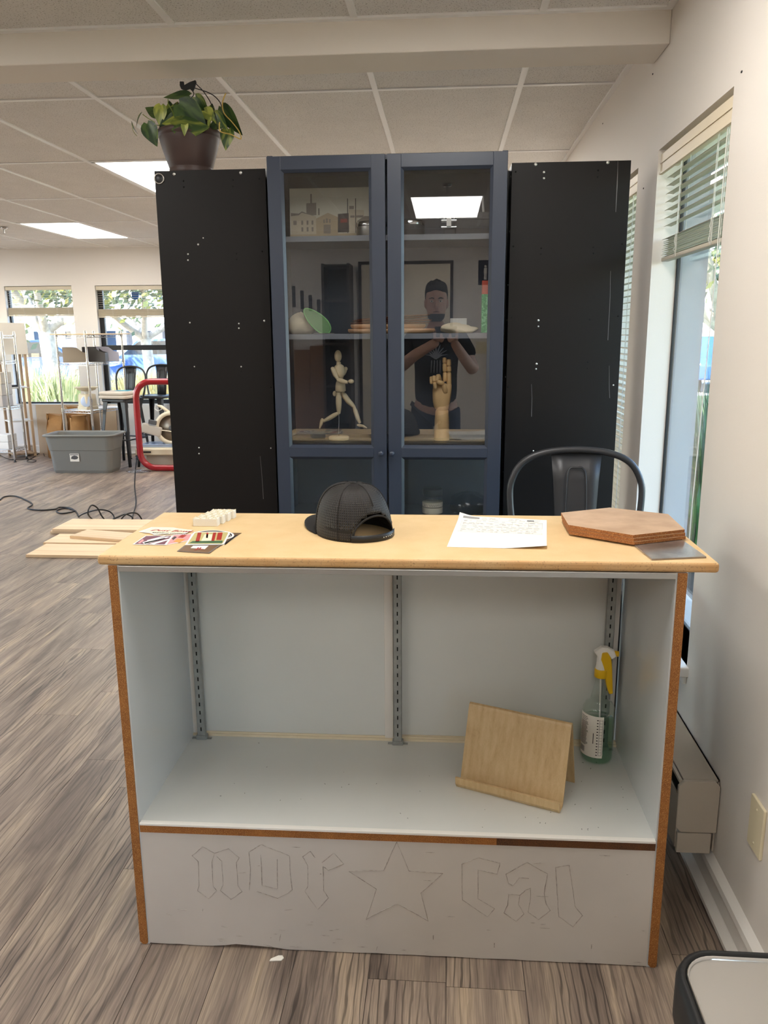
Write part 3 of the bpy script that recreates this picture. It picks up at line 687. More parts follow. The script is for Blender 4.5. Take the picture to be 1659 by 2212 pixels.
cr_ = ramp(tt, [(.2, S(9, 8, 7)), (.8, S(48, 41, 36))]); tt.links.new(wv2.outputs['Fac'], cr_.inputs[0]); tt.links.new(cr_.outputs[0], b.inputs['Base Color'])
bp = nd(tt, 'ShaderNodeBump', i_Strength=.6, i_Distance=.001); tt.links.new(wv2.outputs['Fac'], bp.inputs['Height']); tt.links.new(bp.outputs[0], b.inputs['Normal'])
Kc = MW[t]; NA, NH = 72, 20
def capP(i, j, off=0.):
    a = 2*PI*i/NA; q = j/NH
    front = math.cos(a)
    rr = math.cos(q*PI/2)**.62 if q < 1 else 0
    rr = max(rr, .0)
    h = .1215*(math.sin(q*PI/2))
    ax = .104+.004*front; by = .088
    lean = .012*q*(1-q)*2
    return Vector(((ax+off)*rr*front+lean, (by+off)*rr*math.sin(a), h*(1+.03*front*(1-q))+off*.6))
def in_open(i, j):
    a = (2*PI*i/NA); da = abs((a-PI+PI) % (2*PI)-PI)  # distance from the back
    da = abs(a-PI); z = .1215*math.sin(j/NH*PI/2)
    return da < .72 and z < .058*math.sqrt(max(0, 1-(da/.72)**2))+.0 and j >= 0
def cap_part(sel, mat_, name, thick=True):
    me_b = bmesh.new(); uvl = me_b.loops.layers.uv.new('uv'); vv = {}
    def V_(i, j):
        k = (i % NA, j) if j < NH else ('t', NH)
        if k not in vv: vv[k] = me_b.verts.new(capP(i % NA, j))
        return vv[k]
    for i in range(NA):
        for j in range(NH):
            if not sel(i, j) or in_open(i+.5, j): continue
            q = [(i, j), (i+1, j), (i+1, j+1)]+([(i, j+1)] if j < NH-1 else [])
            try: f = me_b.faces.new([V_(*k) for k in q])
            except ValueError: continue
            f.smooth = True
            for lp, k in zip(f.loops, q): lp[uvl].uv = (k[0]/NA*3.0, k[1]/NH)
    me = bpy.data.meshes.new(name); me_b.to_mesh(me); me_b.free(); me.materials.append(mat_)
    o = bpy.data.objects.new(name, me); COL.objects.link(o); o.parent = t; MW[o] = MW[t]
    if thick: md = o.modifiers.new('solid', 'SOLIDIFY'); md.thickness = .0012; md.offset = -1
    return o
isf = lambda i, j: math.cos(2*PI*(i+.5)/NA) > .42
cap_part(isf, M['capfab'], 'front_panel')
cap_part(lambda i, j: not isf(i, j), M['capmesh'], 'mesh_back')
# brim
bm_ = MB(); vs = []; NB = 20
for k in range(NB+1):
    a = -1.15+2.3*k/NB; base = Vector((.104*math.cos(a)*1.0, .088*math.sin(a), .004))
    ln = .074*math.cos(a/1.15*PI/2)**.55
    for q in range(5):
        p = base+Vector((1, 0, 0))*ln*q/4; p.y *= 1+.05*q/4; p.z = .006+.017*math.cos(p.y/.09*1.3)*(1) - .010 + (q/4)*(-.002)
        p.z = max(p.z, .001); vs.append(p)
fs = [(k*5+q, k*5+q+1, (k+1)*5+q+1, (k+1)*5+q) for k in range(NB) for q in range(4)]
bm_.add(vs, fs, True, Kc); o = bm_.build('brim', M['capfab'], t); md = o.modifiers.new('solid', 'SOLIDIFY'); md.thickness = .003; md.offset = 1
MB().lathe([(.0075, 0), (.0075, .002), (.004, .004), (.0001, .0045)], (.002, 0, .121), 14, Kc).build('top_button', M['capfab'], t)
for aa in (0.0, 1.13, -1.13, 2.05, -2.05, PI):
    pts = [Kc @ capP(aa/(2*PI)*NA, j, .0008) for j in range(0 if abs(aa) < 2.5 else 9, NH)]
    MB().tube(pts, .0011, 5).build('seam', M['capfab'], t)
ar = [];
for k in range(21):
    da = -.72+1.44*k/20; z = .058*math.sqrt(max(0, 1-(da/.72)**2)); q = math.asin(min(1, z/.1215))/(PI/2)*NH
    ar.append(Kc @ capP((PI+da)/(2*PI)*NA, q, .001))
MB().tube(ar, .0024, 6).build('opening_binding', M['capfab'], t)
stp = MB(); vs = []
for k in range(17):
    a = PI-.74+1.48*k/16
    for z in (.001, .0175):
        for o_ in (0, .0018): vs.append(((.105+o_)*math.cos(a), (.089+o_)*math.sin(a), z))
fs = []
for k in range(16):
    a, b_ = k*4, (k+1)*4; fs += [(a, b_, b_+2, a+2), (a+1, a+3, b_+3, b_+1), (a+2, b_+2, b_+3, a+3), (a, a+1, b_+1, b_)]
stp.add(vs, fs, True, Kc); so_ = stp.build('snap_strap', M['black'], t)
hb = MB()
for k in range(5):
    a = PI+.45-.085*k; hb.ball(Kc @ Vector((.1068*math.cos(a), .0908*math.sin(a), .0085)), .0014, 8, 5)
hb.build('strap_holes', M['screw'], so_)
bd = MB(); vs = []
for k in range(61):
    a = -PI+.74+(2*PI-1.48)*k/60
    for z in (.001, .028): vs.append(((.1025+.004*math.cos(a)-.002)*math.cos(a), .0865*math.sin(a), z))
bd.add(vs, [(2*k, 2*k+2, 2*k+3, 2*k+1) for k in range(60)], True, Kc); bd.build('sweatband', M['capfab'], t)
# --- foam blocks
for k in range(4):
    c = Vector((-.596+.0065*k, 1.919+.0285*k, ZT)); tb = thing('foam_block', ['foam block nearest the camera in the row of four', 'second foam block from the camera in the row', 'third foam block from the camera in the row', 'foam block farthest from the camera in the row'][k], 'foam block', tuple(c), random.uniform(-.03, .03), 'white scored foam blocks on the counter')
    MB().prism(rrect(-.0315, .0315, -.0125, .0125, .003, 3), 0.0, .0205, MW[tb]).build('block', M['foam'], tb, .0015)
    g = MB()
    for x in (-.02, -.005, .01, .025): g.tube([MW[tb] @ Vector((x-.008, -.012, .0206)), MW[tb] @ Vector((x+.006, .012, .0206))], .0009, 4)
    for x in (-.02, 0, .02): g.tube([MW[tb] @ Vector((x+.01, -.012, .0206)), MW[tb] @ Vector((x-.01, .012, .0206))], .0009, 4)
    g.build('scored_lines', M['foamln'], tb)
# --- stickers
def SK(l): return [PZ(270+x/6.144, 1080+y/6.144, ZT) for x, y in l]
def sticker(name, label, outline, z, m, border=None, extra=()):
    P = SK(outline); c = sum(P, Vector())/len(P)
    ts = thing(name, label, 'sticker', (c.x, c.y, ZT+z), 0, 'stickers fanned out on the counter')
    MB().prism([(p.x, p.y) for p in P], ZT+z, ZT+z+.0005, None).build('backing', border or m, ts)
    if border: MB().prism([(c.x+(p.x-c.x)*.9, c.y+(p.y-c.y)*.9) for p in P], ZT+z+.0005, ZT+z+.0007).build('printed_face', m, ts)
    for nm, l, mm in extra:
        Q = SK(l); MB().prism([(p.x, p.y) for p in Q], ZT+z+.0007, ZT+z+.0009).build(nm, mm, ts)
    return ts, c
mk = lambda n, r, g, b: mat(n, S(r, g, b), .45)
cwh, cbk, cmar, cred, cgrn, cbrn, cpink, ccream, corg = mk('st_white', 236, 234, 230), mk('st_black', 34, 28, 30), mk('st_maroon', 98, 26, 56), mk('st_red', 164, 44, 34), mk('st_green', 70, 104, 70), mk('st_brown', 120, 92, 66), mk('st_pink', 216, 150, 150), mk('st_cream', 238, 226, 196), mk('st_orange', 220, 150, 70)
sticker('sticker', 'large dark brown card sticker lying under the redwood sticker', [(900, 432), (1550, 440), (1230, 640), (860, 630)], .0002, mk('st_brn2', 112, 88, 66), None, [('stripe', [(1330, 600), (1500, 475), (1470, 470), (1310, 590)], cbk), ('stripe', [(1300, 620), (1490, 488), (1482, 484), (1290, 612)], ccream)])
rr_ = [(1165+285*math.cos(a), 475+68*math.sin(a)) for a in [2*PI*k/28 for k in range(28)]]
ts, c = sticker('sticker', 'round black badge sticker with white ring, mostly covered by the redwood sticker', rr_, .0009, cbk, cwh)
ring = [PZ(270+(1165+235*math.cos(a))/6.144, 1080+(475+52*math.sin(a))/6.144, ZT+.0017) for a in [2*PI*k/28 for k in range(28)]]
MB().tube(ring, .0008, 4, True).build('ring', cwh, ts)
ts, c = sticker('sticker', 'brown sticker with white lettering patch nearest the counter front', [(690, 690), (790, 612), (1270, 608), (1120, 716)], .0013, cbrn, mk('st_grey', 120, 112, 108), [('patch', [(870, 650), (905, 620), (1110, 618), (1060, 665), (960, 655)], cwh)])
p_ = PZ(270+985/6.144, 1080+655/6.144, ZT+.0023); text_mesh('JL', .022, 'lettering', cred, ts, Matrix.Translation(p_) @ Matrix.Rotation(.05, 4, 'Z'), .0006)
sticker('sticker', 'pink and orange patterned sticker between the maroon and redwood ones', [(535, 606), (640, 470), (900, 455), (850, 545)], .0007, cpink, cwh, [('shape', [(640, 560), (700, 520), (800, 530), (720, 575)], corg), ('shape', [(700, 505), (760, 470), (820, 478), (770, 510)], cred), ('shape', [(620, 520), (660, 490), (690, 500), (640, 540)], cbk)])
sticker('sticker', 'maroon sticker with slanted black and white lettering strokes', [(100, 598), (270, 482), (640, 478), (540, 606)], .0011, cmar, cwh, [('slash', [(230, 570), (560, 495), (600, 500), (260, 600)], cwh), ('slash', [(250, 578), (520, 515), (545, 520), (265, 592)], cbk), ('slash', [(330, 590), (600, 520), (610, 532), (380, 600)], cwh), ('slash', [(290, 545), (520, 486), (545, 488), (300, 560)], cwh), ('corner', [(170, 580), (235, 530), (255, 545), (200, 588)], cpink)])
ts, c = sticker('sticker', 'cream banner-shaped sticker with red script lettering, farthest left', [(180, 432), (350, 372), (640, 376), (690, 386), (900, 410), (770, 468), (520, 462), (390, 475), (340, 450)], .0015, ccream, cwh)
p_ = PZ(270+590/6.144, 1080+418/6.144, ZT+.0024); text_mesh('Dust Bowl', .024, 'lettering', cred, ts, Matrix.Translation(p_) @ Matrix.Rotation(-.10, 4, 'Z'), .0003, shear=.3)
p_ = PZ(270+590/6.144, 1080+446/6.144, ZT+.0024); text_mesh('BREWING COMPANY', .0095, 'small_lettering', cbk, ts, Matrix.Translation(p_) @ Matrix.Rotation(-.10, 4, 'Z'), .0002)
redw = []
for x0, x1, y0, y1 in ((960, 1010, 570, 447), (1075, 1100, 520, 447), (1165, 1205, 560, 447), (1225, 1290, 545, 447)):
    redw.append(('trunk', [(x0-.5*(y0-520), y0), (x1-.5*(y0-520), y0), (x1+.35*(520-y1)*.3, y1), (x0+.35*(520-y1)*.3, y1)], cred))
redw.append(('meadow', [(850, 590), (900, 560), (1300, 555), (1290, 588)], cgrn)); redw.append(('glade', [(1010, 560), (1060, 470), (1160, 470), (1150, 560)], ccream))
sticker('sticker', 'rounded rectangular sticker picturing red tree trunks in green woods', [(797, 608), (808, 590), (905, 447), (925, 438), (1385, 433), (1400, 442), (1325, 590), (1300, 604)], .0019, mk('st_yel', 190, 178, 120), cwh, redw)
# --- paper form
pc_ = [PZ(993, 1114, ZT), PZ(1181, 1124, ZT), PZ(1181, 1187, ZT), PZ(965, 1182, ZT)]
tp = thing('paper_form', 'white printed form sheet lying on the counter near the back edge', 'paper', tuple(sum(pc_, Vector())/4))
pmb = MB(); N = 12; vs = []
def pp(u, v, dz=0.):
    a = pc_[0].lerp(pc_[1], u); b_ = pc_[3].lerp(pc_[2], u); p = a.lerp(b_, v); cz = max(0, v-.8)*max(0, u-.6)*.10+max(0, .12-v)*max(0, .15-u)*.5
    return Vector((p.x, p.y, ZT+.0006+cz+dz))
for i in range(N+1):
    for j in range(N+1): vs.append(pp(i/N, j/N))
pmb.add(vs, [(i*(N+1)+j, i*(N+1)+j+1, (i+1)*(N+1)+j+1, (i+1)*(N+1)+j) for i in range(N) for j in range(N)], True); pmb.f = [f[::-1] for f in pmb.f]
ps = pmb.build('sheet', M['paper'], tp)
ln = MB()
def hl(u0, u1, v, h=.003): ln.add([pp(u0, v, .0003), pp(u1, v, .0003), pp(u1, v+h, .0003), pp(u0, v+h, .0003)], [(3, 2, 1, 0)])
def vl(u, v0, v1, w=.002): ln.add([pp(u, v0, .0003), pp(u+w, v0, .0003), pp(u+w, v1, .0003), pp(u, v1, .0003)], [(3, 2, 1, 0)])
for v in (.13, .22, .32, .36, .42, .5, .54): hl(.05, .95, v)
for u, v0, v1 in ((.05, .13, .36), (.22, .13, .32), (.62, .13, .32), (.8, .13, .32), (.95, .13, .36), (.05, .5, .54), (.47, .45, .54), (.95, .5, .56)): vl(u, v0, v1)
random.seed(5)
for v in (.045, .07, .095, .155, .17, .24, .26, .28, .345, .39, .445, .47, .515):
    u = .27 if v < .1 else .07
    while u < .9:
        w = random.uniform(.015, .07)
        if random.random() < .75: hl(u, u+w, v, .008)
        u += w+random.uniform(.01, .04)
hl(.05, .24, .045, .05); hl(.78, .86, .05, .05)
ln.build('printed_lines', M['ink'], ps)
# --- glass tile and hex boards
gp = [PZ(x, y, ZT+.004) for x, y in ((1362, 1170), (1470, 1163), (1526, 1202), (1408, 1207))]
mt = mat('brushed_tile', S(122, 116, 112), .22, .6, noise=(9, .3, S(190, 178, 170)))
tag(MB().prism([(p.x, p.y) for p in gp], ZT+.0002, ZT+.004).build('metal_tile', mt, None, .0006), 'square grey metal tile sticking out under the hexagonal boards', 'tile')
hc_ = Vector((.426, 1.908, 0)); hexp = [(.148*math.cos(math.radians(30+60*k)+math.radians(0)), .148*math.sin(math.radians(30+60*k))) for k in range(6)]
hexw = [(.296, 1.984), (.429, 2.05), (.558, 1.98), (.553, 1.821), (.424, 1.762), (.295, 1.854)]
for k in range(3):
    z0 = ZT+.0045+k*.0076
    mb = MB().prism([(x-.0015*k+hc_.x*0, y+.001*k) for x, y in hexw], z0, z0+.0073)
    mb.mi = [0, 0]+[1]*6
    tag(mb.build('hex_board', [M['hexboard'], M['hexedge']], None, .0006), ['bottom hexagonal hardboard of the stack of three', 'middle hexagonal hardboard of the stack of three', 'top hexagonal hardboard of the stack of three'][k], 'board', 'hexagonal boards stacked on the counter')
# ================================================================ THINGS ON THE SHELF
ZS = .3347
bl, br = Vector((.047, 1.858, ZS)), Vector((.292, 1.757, ZS)); ux = (br-bl).normalized(); uy = Vector((-ux.y, ux.x, 0)); wL = (br-bl).length
ts = thing('tablet_stand', 'bamboo tablet stand with a front lip, standing on the white shelf', 'stand', tuple((bl+br)/2), math.atan2(ux.y, ux.x))
Ks = MW[ts]; th = .0048
def sheet(path, name):
    b = MB(); L = [Vector((0, a, b_)) for a, b_ in path]; n = len(L); vs = []; nor = []
    for i in range(n):
        tt_ = (L[min(i+1, n-1)]-L[max(i-1, 0)]).normalized(); nor.append(Vector((0, -tt_.z, tt_.y)))
    for x in (-wL/2, wL/2):
        for i in range(n): vs.append(Vector((x, 0, 0))+L[i]); vs.append(Vector((x, 0, 0))+L[i]+nor[i]*th)
    o = 2*n; fs = []
    for i in range(n-1):
        a = 2*i; fs += [(a, a+2, o+a+2, o+a), (a+1, o+a+1, o+a+3, a+3), (a, a+1, a+3, a+2), (o+a, o+a+2, o+a+3, o+a+1)]
    fs += [(0, o, o+1, 1), (2*n-2, 2*n-1, o+2*n-1, o+2*n-2)]
    b.add(vs, fs, False, Ks); return b.build(name, M['bamboo'], ts)
sheet([(-.028, .030), (-.026, .012), (-.020, .003), (-.010, .001), (0, .003), (.006, .010), (.058, .185), (.0605, .1905), (.066, .193), (.0715, .1905), (.074, .185), (.128, .0)][::-1], 'bent_board')
# spray bottle
bx, by_ = .4165, 2.0
tb = thing('spray_bottle', 'clear spray bottle with yellow trigger and green liquid on the shelf', 'spray bottle', (bx, by_, ZS))
prof = [(.036, 0), (.0415, .003), (.0425, .012), (.0425, .135), (.041, .15), (.034, .163), (.024, .17)]
for k in range(9): prof += [(.0235-.0011*k+.0007, .172+k*.0055), (.0235-.0011*k-.0007, .1745+k*.0055)]
prof += [(.0135, .223), (.0135, .236)]
MB().lathe(prof, (bx, by_, ZS), 32).build('bottle', M['bottle'], tb)
MB().lathe([(.034, .003), (.0395, .005), (.0405, .013), (.0405, .118), (.0001, .1181)], (bx, by_, ZS), 28).build('liquid', M['liquid'], tb)
lb = MB(); vs = []
for k in range(17):
    a = math.radians(178+100*k/16)
    for z in (.022, .14): vs.append((bx+.0430*math.cos(a), by_+.0430*math.sin(a), ZS+z))
lb.add(vs, [(2*k, 2*k+2, 2*k+3, 2*k+1) for k in range(16)], True); lo = lb.build('label', M['paper'], tb)
pr = MB()
def lbq(a0, a1, z0, z1):
    n_ = max(1, int((a1-a0)/6)); v_ = []
    for k in range(n_+1):
        a = math.radians(a0+(a1-a0)*k/n_)
        for z in (z0, z1): v_.append((bx+.0433*math.cos(a), by_+.0433*math.sin(a), ZS+z))
    pr.add(v_, [(2*k, 2*k+2, 2*k+3, 2*k+1) for k in range(n_)], True)
z = .131
while z > .052:
    if not .118 < z < .122: lbq(184+random.uniform(0, 3), 222+random.uniform(-6, 2), z, z+.0014)
    z -= .0031 if z < .12 else .0045
for k in range(10): lbq(186+k*2.6, 187.2+k*2.6, .030, .046)
lbq(263, 264, .03, .132); lbq(274, 275, .03, .132)
for k in range(13): lbq(263, 275, .030+k*.0083, .0306+k*.0083); lbq(255, 260, .029+k*.0083, .0318+k*.0083)
lbq(243, 245.5, .062, .092)
pr.build('label_print', M['inkdk'], lo)
ck = MB().lathe([(.0175, .236), (.018, .238), (.018, .256), (.0165, .259)], (bx+.001, by_, ZS), 24).build('collar', M['yellow'], tb)
MB().lathe([(.015, .259), (.0135, .266), (.012, .29), (.010, .297)], (bx, by_, ZS), 18).build('neck', M['white'], tb)
Mh = Matrix.Translation((bx, by_-.002, ZS+.285)) @ Matrix(((1, 0, 0, 0), (0, 0, -1, 0), (0, 1, 0, 0), (0, 0, 0, 1)))
MB().prism([(-.022, .022), (-.004, .036), (.012, .036), (.030, .026), (.036, .012), (.028, .004), (.008, .002), (-.010, .0), (-.012, .010)], -.009, .009, Mh).build('spray_head', M['white'], tb, .003)
MB().tube([Vector((bx+.030, by_-.002, ZS+.302)), Vector((bx+.042, by_-.002, ZS+.301))], .0075, 10).build('nozzle', M['yellow'], tb)
MB().prism([(-.002, .022), (.012, .024), (.022, .008), (.026, -.02), (.030, -.07), (.032, -.092), (.022, -.094), (.014, -.07), (.004, -.02), (-.004, .002)], -.008, .008, Mh @ Matrix.Translation((0, 0, .004))).build('trigger', M['yellow'], tb, .003)
MB().tube([(bx, by_, ZS+.236), (bx+.004, by_, ZS+.1), (bx+.012, by_-.01, ZS+.012)], .0022, 6).build('dip_tube', M['white'], tb)
# paper scrap on the floor
q = PZ(598, 2072, .0)
tag(MB().prism([(q.x-.016, q.y-.009), (q.x+.012, q.y-.006), (q.x+.017, q.y+.002), (q.x+.012, q.y+.01), (q.x+.002, q.y+.009), (q.x-.014, q.y-.002)], .0003, .0035).build('paper_scrap', M['paper'], None, .001), 'small torn white scrap lying on the floor before the counter', 'scrap')
# ================================================================ TRASH CAN
tt_ = thing('trash_can', 'brushed steel trash can with black rim at the lower right corner', 'trash can', (.49, .82, 0))
x0, x1, y0, y1, zt = .315, .665, .64, .985, .62
def L4(i, r, z): return [Vector((a, b, z)) for a, b in rrect(x0+i, x1-i, y0+i, y1-i, r, 8)]
loft(MB(), [L4(.008, .055, .0), L4(.004, .055, .05), L4(.004, .055, .56)], smooth=False).build('body', M['steel'], tt_)
loft(MB(), [L4(.002, .057, .545), L4(0, .06, .553), L4(0, .06, .61), L4(.004, .056, .62), L4(.011, .049, .622), L4(.013, .047, .614)], True, False, True).build('rim', M['black'], tt_)
loft(MB(), [L4(.013, .047, .6142), L4(.0135, .046, .6200), L4(.0165, .043, .6205), L4(.018, .041, .616)], False, False, True).build('trim_ring', M['chrome'], tt_)
loft(MB(), [L4(.018, .041, .606), L4(.018, .041, .616), L4(.06, .03, .6165)], True, True, False).build('lid', mat('lid_steel', S(176, 172, 166), .42, .8), tt_)
# ================================================================ BLUE GLASS CABINET
bc = thing('glass_cabinet', 'tall navy blue cabinet with two glass doors behind the counter', 'cabinet', (-.2, 2.96, 0))
X0, X1, YD, YC0, YC1, ZT2 = -.600, .197, 2.800, 2.822, 3.10, 2.036
for a, b in ((X0, X0+.018), (X1-.018, X1)): B(a, b, YC0, YC1, 0, ZT2).build('side_panel', M['bluepaint'], bc)
B(X0+.018, X1-.018, YC0, YC1-.0062, ZT2-.018, ZT2-.004).build('top_panel', M['bluepaint'], bc)
B(X0+.0182, X1-.0182, YC1-.006, YC1, .08, ZT2-.004).build('back_panel', M['blueback'], bc)
B(X0+.018, X1-.018, YC0+.02, YC0+.035, 0, .08).build('plinth', M['bluepaint'], bc)
for z in (.10, .45, .795, 1.073, 1.456, 1.782): B(X0+.0185, X1-.0185, YC0+.016, YC1-.0065, z-.018, z).build('shelf', M['shelfgrey'] if z > 1.2 else M['bluepaint'], bc)
def cab_door(xa, xb, knobx):
    st, z0, z1 = .046, .09, 2.030
    fr = MB(); zm0, zm1 = 1.028, 1.062
    fr.box(xa, xa+st, YD, YD+.02, z0, z1); fr.box(xb-st, xb, YD, YD+.02, z0, z1)
    fr.box(xa+st, xb-st, YD, YD+.02, z1-.042, z1); fr.box(xa+st, xb-st, YD, YD+.02, z0, z0+.05); fr.box(xa+st, xb-st, YD, YD+.02, zm0, zm1)
    d = fr.build('door', M['bluepaint'], bc, .0012)
    for (za, zb) in ((z0+.05, zm0), (zm1, z1-.042)):
        i, dp = .009, .009; xa2, xb2 = xa+st, xb-st
        O_ = [(xa2, YD, za), (xb2, YD, za), (xb2, YD, zb), (xa2, YD, zb)]; I_ = [(xa2+i, YD+dp, za+i), (xb2-i, YD+dp, za+i), (xb2-i, YD+dp, zb-i), (xa2+i, YD+dp, zb-i)]
        MB().add(O_+I_, [(k, (k+1) % 4, 4+(k+1) % 4, 4+k) for k in range(4)]).build('glazing_bead', M['bluepaint'], d)
        B(xa2-.004, xb2+.004, YD+.0105, YD+.0135, za-.004, zb+.004).build('pane', M['doorglass'], d)
    MB().lathe([(.004, 0), (.004, .012), (.009, .014), (.0095, .022), (.008, .026), (.0001, .0262)], (0, 0, 0), 16, Matrix.Translation((knobx, YD, 1.044)) @ Matrix.Rotation(PI/2, 4, 'X')).build('knob', M['bluepaint'], d)
cab_door(-.598, -.2045, -.2235); cab_door(-.1975, .195, -.185)
# ---- contents, top shelf
pl, pr_ = PY(624, 408, 3.00), PY(806, 519, 3.00); zs = 1.7825
t = thing('picture_board', 'wide pale print of factory buildings standing on the top cabinet shelf', 'picture', ((pl.x+pr_.x)/2, 3.0, zs))
pw, ph = pr_.x-pl.x, .182; Mp = Matrix.Translation((pl.x, 3.0, zs)) @ Matrix.Rotation(-.06, 4, 'X') @ Matrix(((1, 0, 0, 0), (0, 0, -1, 0), (0, 1, 0, 0), (0, 0, 0, 1)))
cP = lambda n, r, g, b: mat(n, S(r, g, b), .8)
MB().prism([(0, 0), (pw, 0), (pw, ph), (0, ph)], -.008, 0, Mp).build('board', cP('pic_sky', 226, 222, 204), t)
def pic(nm, l, mm, z=.0006): MB().prism([((x-165)/1250*pw, (800-y)/750*ph) for x, y in l], .0, z, Mp).build(nm, mm, t)
pcr, ptn, pgr, pdk, pbr, prd = cP('pic_cream', 214, 200, 176), cP('pic_tan', 196, 176, 146), cP('pic_grey', 150, 140, 130), cP('pic_dark', 84, 76, 74), cP('pic_brown', 120, 96, 80), cP('pic_red', 150, 66, 56)
pic('street', [(165, 800), (165, 700), (1410, 690), (1410, 800)], ptn)
pic('tower', [(415, 430), (415, 262), (565, 255), (565, 430)], pgr); pic('stack', [(475, 262), (478, 130), (500, 130), (503, 262)], pgr); pic('stack', [(590, 430), (592, 335), (615, 335), (615, 430)], pgr)
pic('warehouse', [(180, 700), (180, 440), (300, 425), (345, 375), (560, 450), (560, 700)], pcr, .0009); pic('gabled_shed', [(560, 700), (560, 480), (740, 400), (890, 465), (890, 700)], ptn, .0010)
pic('roof', [(180, 440), (180, 395), (300, 405), (345, 375), (560, 450), (345, 392), (300, 428)], pgr, .0012)
pic('dark_front', [(885, 680), (890, 420), (1050, 410), (1055, 680)], pdk, .0012); pic('awning', [(925, 545), (930, 490), (1045, 488), (1045, 540)], prd, .0014)
pic('tall_block', [(1055, 690), (1050, 360), (1280, 370), (1285, 470), (1180, 480), (1170, 690)], pcr, .0009); pic('low_hangar', [(1170, 690), (1180, 520), (1290, 455), (1410, 460), (1410, 690)], pgr, .0010)
for x in (1030, 1150): pic('pole', [(x, 690), (x, 205), (x+12, 205), (x+12, 690)], pdk, .0016)
for (x, y, w, h) in ((215, 505, 50, 60), (335, 505, 28, 60), (415, 505, 28, 60), (490, 505, 28, 60), (335, 600, 28, 60), (415, 600, 28, 60), (490, 600, 28, 60), (668, 495, 24, 50), (705, 480, 34, 62), (755, 490, 24, 52), (672, 568, 105, 125), (1075, 445, 65, 30), (1165, 445, 105, 30), (1060, 310, 70, 45)):
    pic('painted_window', [(x, y+h), (x, y), (x+w, y), (x+w, y+h)], pgr, .0014)
def tin(name, label, cx, yy, r, h, z, m, lid=None):
    t = thing(name, label, 'tin', (cx, yy, z)); MB().lathe([(r*.98, .0), (r, .003), (r, h-.003), (r*.98, h)], (cx, yy, z), 28).build('body', m, t)
    MB().lathe([(r*1.02, h-.014), (r*1.03, h-.012), (r*1.03, h+.001), (r*.96, h+.003), (.0001, h+.003)], (cx, yy, z), 28).build('lid', lid or M['chrome'], t); return t
q = PY(897, 515, 2.93); tin('metal_tin', 'low dark tin with bright chrome lid on the top shelf', q.x-.02, 2.93, .052, .052, zs, M['gunmetal'])
q = PY(785, 515, 2.93); tin('metal_tin', 'grey tin half hidden by the left door frame on the top shelf', q.x+.03, 2.94, .055, .05, zs, M['steel'])
q = PY(972, 508, 2.90)
t = thing('tape_dispenser', 'clear plastic dispenser with chrome rollers on the top shelf', 'dispenser', (q.x, 2.9, zs))
B(q.x-.022, q.x+.014, 2.885, 2.925, zs, zs+.004).build('base', M['gunmetal'], t)
for dx in (-.022, .012): B(q.x+dx, q.x+dx+.003, 2.885, 2.925, zs, zs+.082).build('side_plate', M['bottle'], t)
for dz in (.028, .05): MB().tube([(q.x-.03, 2.9, zs+dz), (q.x+.022, 2.9, zs+dz)], .006, 10).build('roller', M['chrome'], t)
B(q.x-.012, q.x+.004, 2.884, 2.888, zs+.03, zs+.082).build('guide_plate', M['white'], t)
q = PY(1030, 508, 2.95); t = thing('grey_box', 'dark grey box with papers on it on the right of the top shelf', 'box', (q.x, 2.98, zs))
B(q.x-.075, q.x+.055, 2.93, 3.05, zs, zs+.075).build('box_body', M['gunmetal'], t, .002); B(q.x-.077, q.x+.057, 2.928, 3.052, zs+.055, zs+.080).build('box_lid', M['gunmetal'], t, .002)
MB().tube([(q.x-.0, 2.96, zs+.081), (q.x+.005, 2.96, zs+.13), (q.x+.018, 2.962, zs+.135), (q.x+.022, 2.964, zs+.083)], .004, 6).build('wire_loop', M['white'], t)
# ---- middle shelf
zs = 1.4565
def plate(name, label, cx, cy_, r, h, z, m, tiltx=0., group=None, sides=40):
    Mq = Matrix.Translation((cx, cy_, z)) @ Matrix.Rotation(tiltx, 4, 'Y') @ Matrix.Diagonal((1.22, .93, 1, 1))
    return tag(MB().lathe([(r*.9, 0), (r*.97, h*.2), (r, h*.6), (r*.99, h), (r*.93, h*.98), (r*.85, h*.7), (.0001, h*.65)], (0, 0, 0), sides, Mq).build(name, m), label, 'plate', group)
q = PY(850, 722, 2.96); cx = q.x-.008
plate('wooden_plate', 'widest pale wooden plate at the bottom of the stack', cx, 2.965, .130*1.0, .016, zs, M['plateswood'], 0, 'plates stacked on the middle cabinet shelf')
plate('wooden_plate', 'smaller pale wooden plate on top of the widest one', cx-.012, 2.965, .112, .016, zs+.0165, M['plateswood'], 0, 'plates stacked on the middle cabinet shelf')
for k in range(4): plate('leather_disc', ['lowest', 'second lowest', 'second highest', 'highest'][k]+' thin brown disc on the wooden plates', cx+.012*(k % 2)-.005, 2.965, .118-.003*k, .0045, zs+.034+.0065*k, M['plateswal'], -.02*(k), 'thin brown discs on the plates')
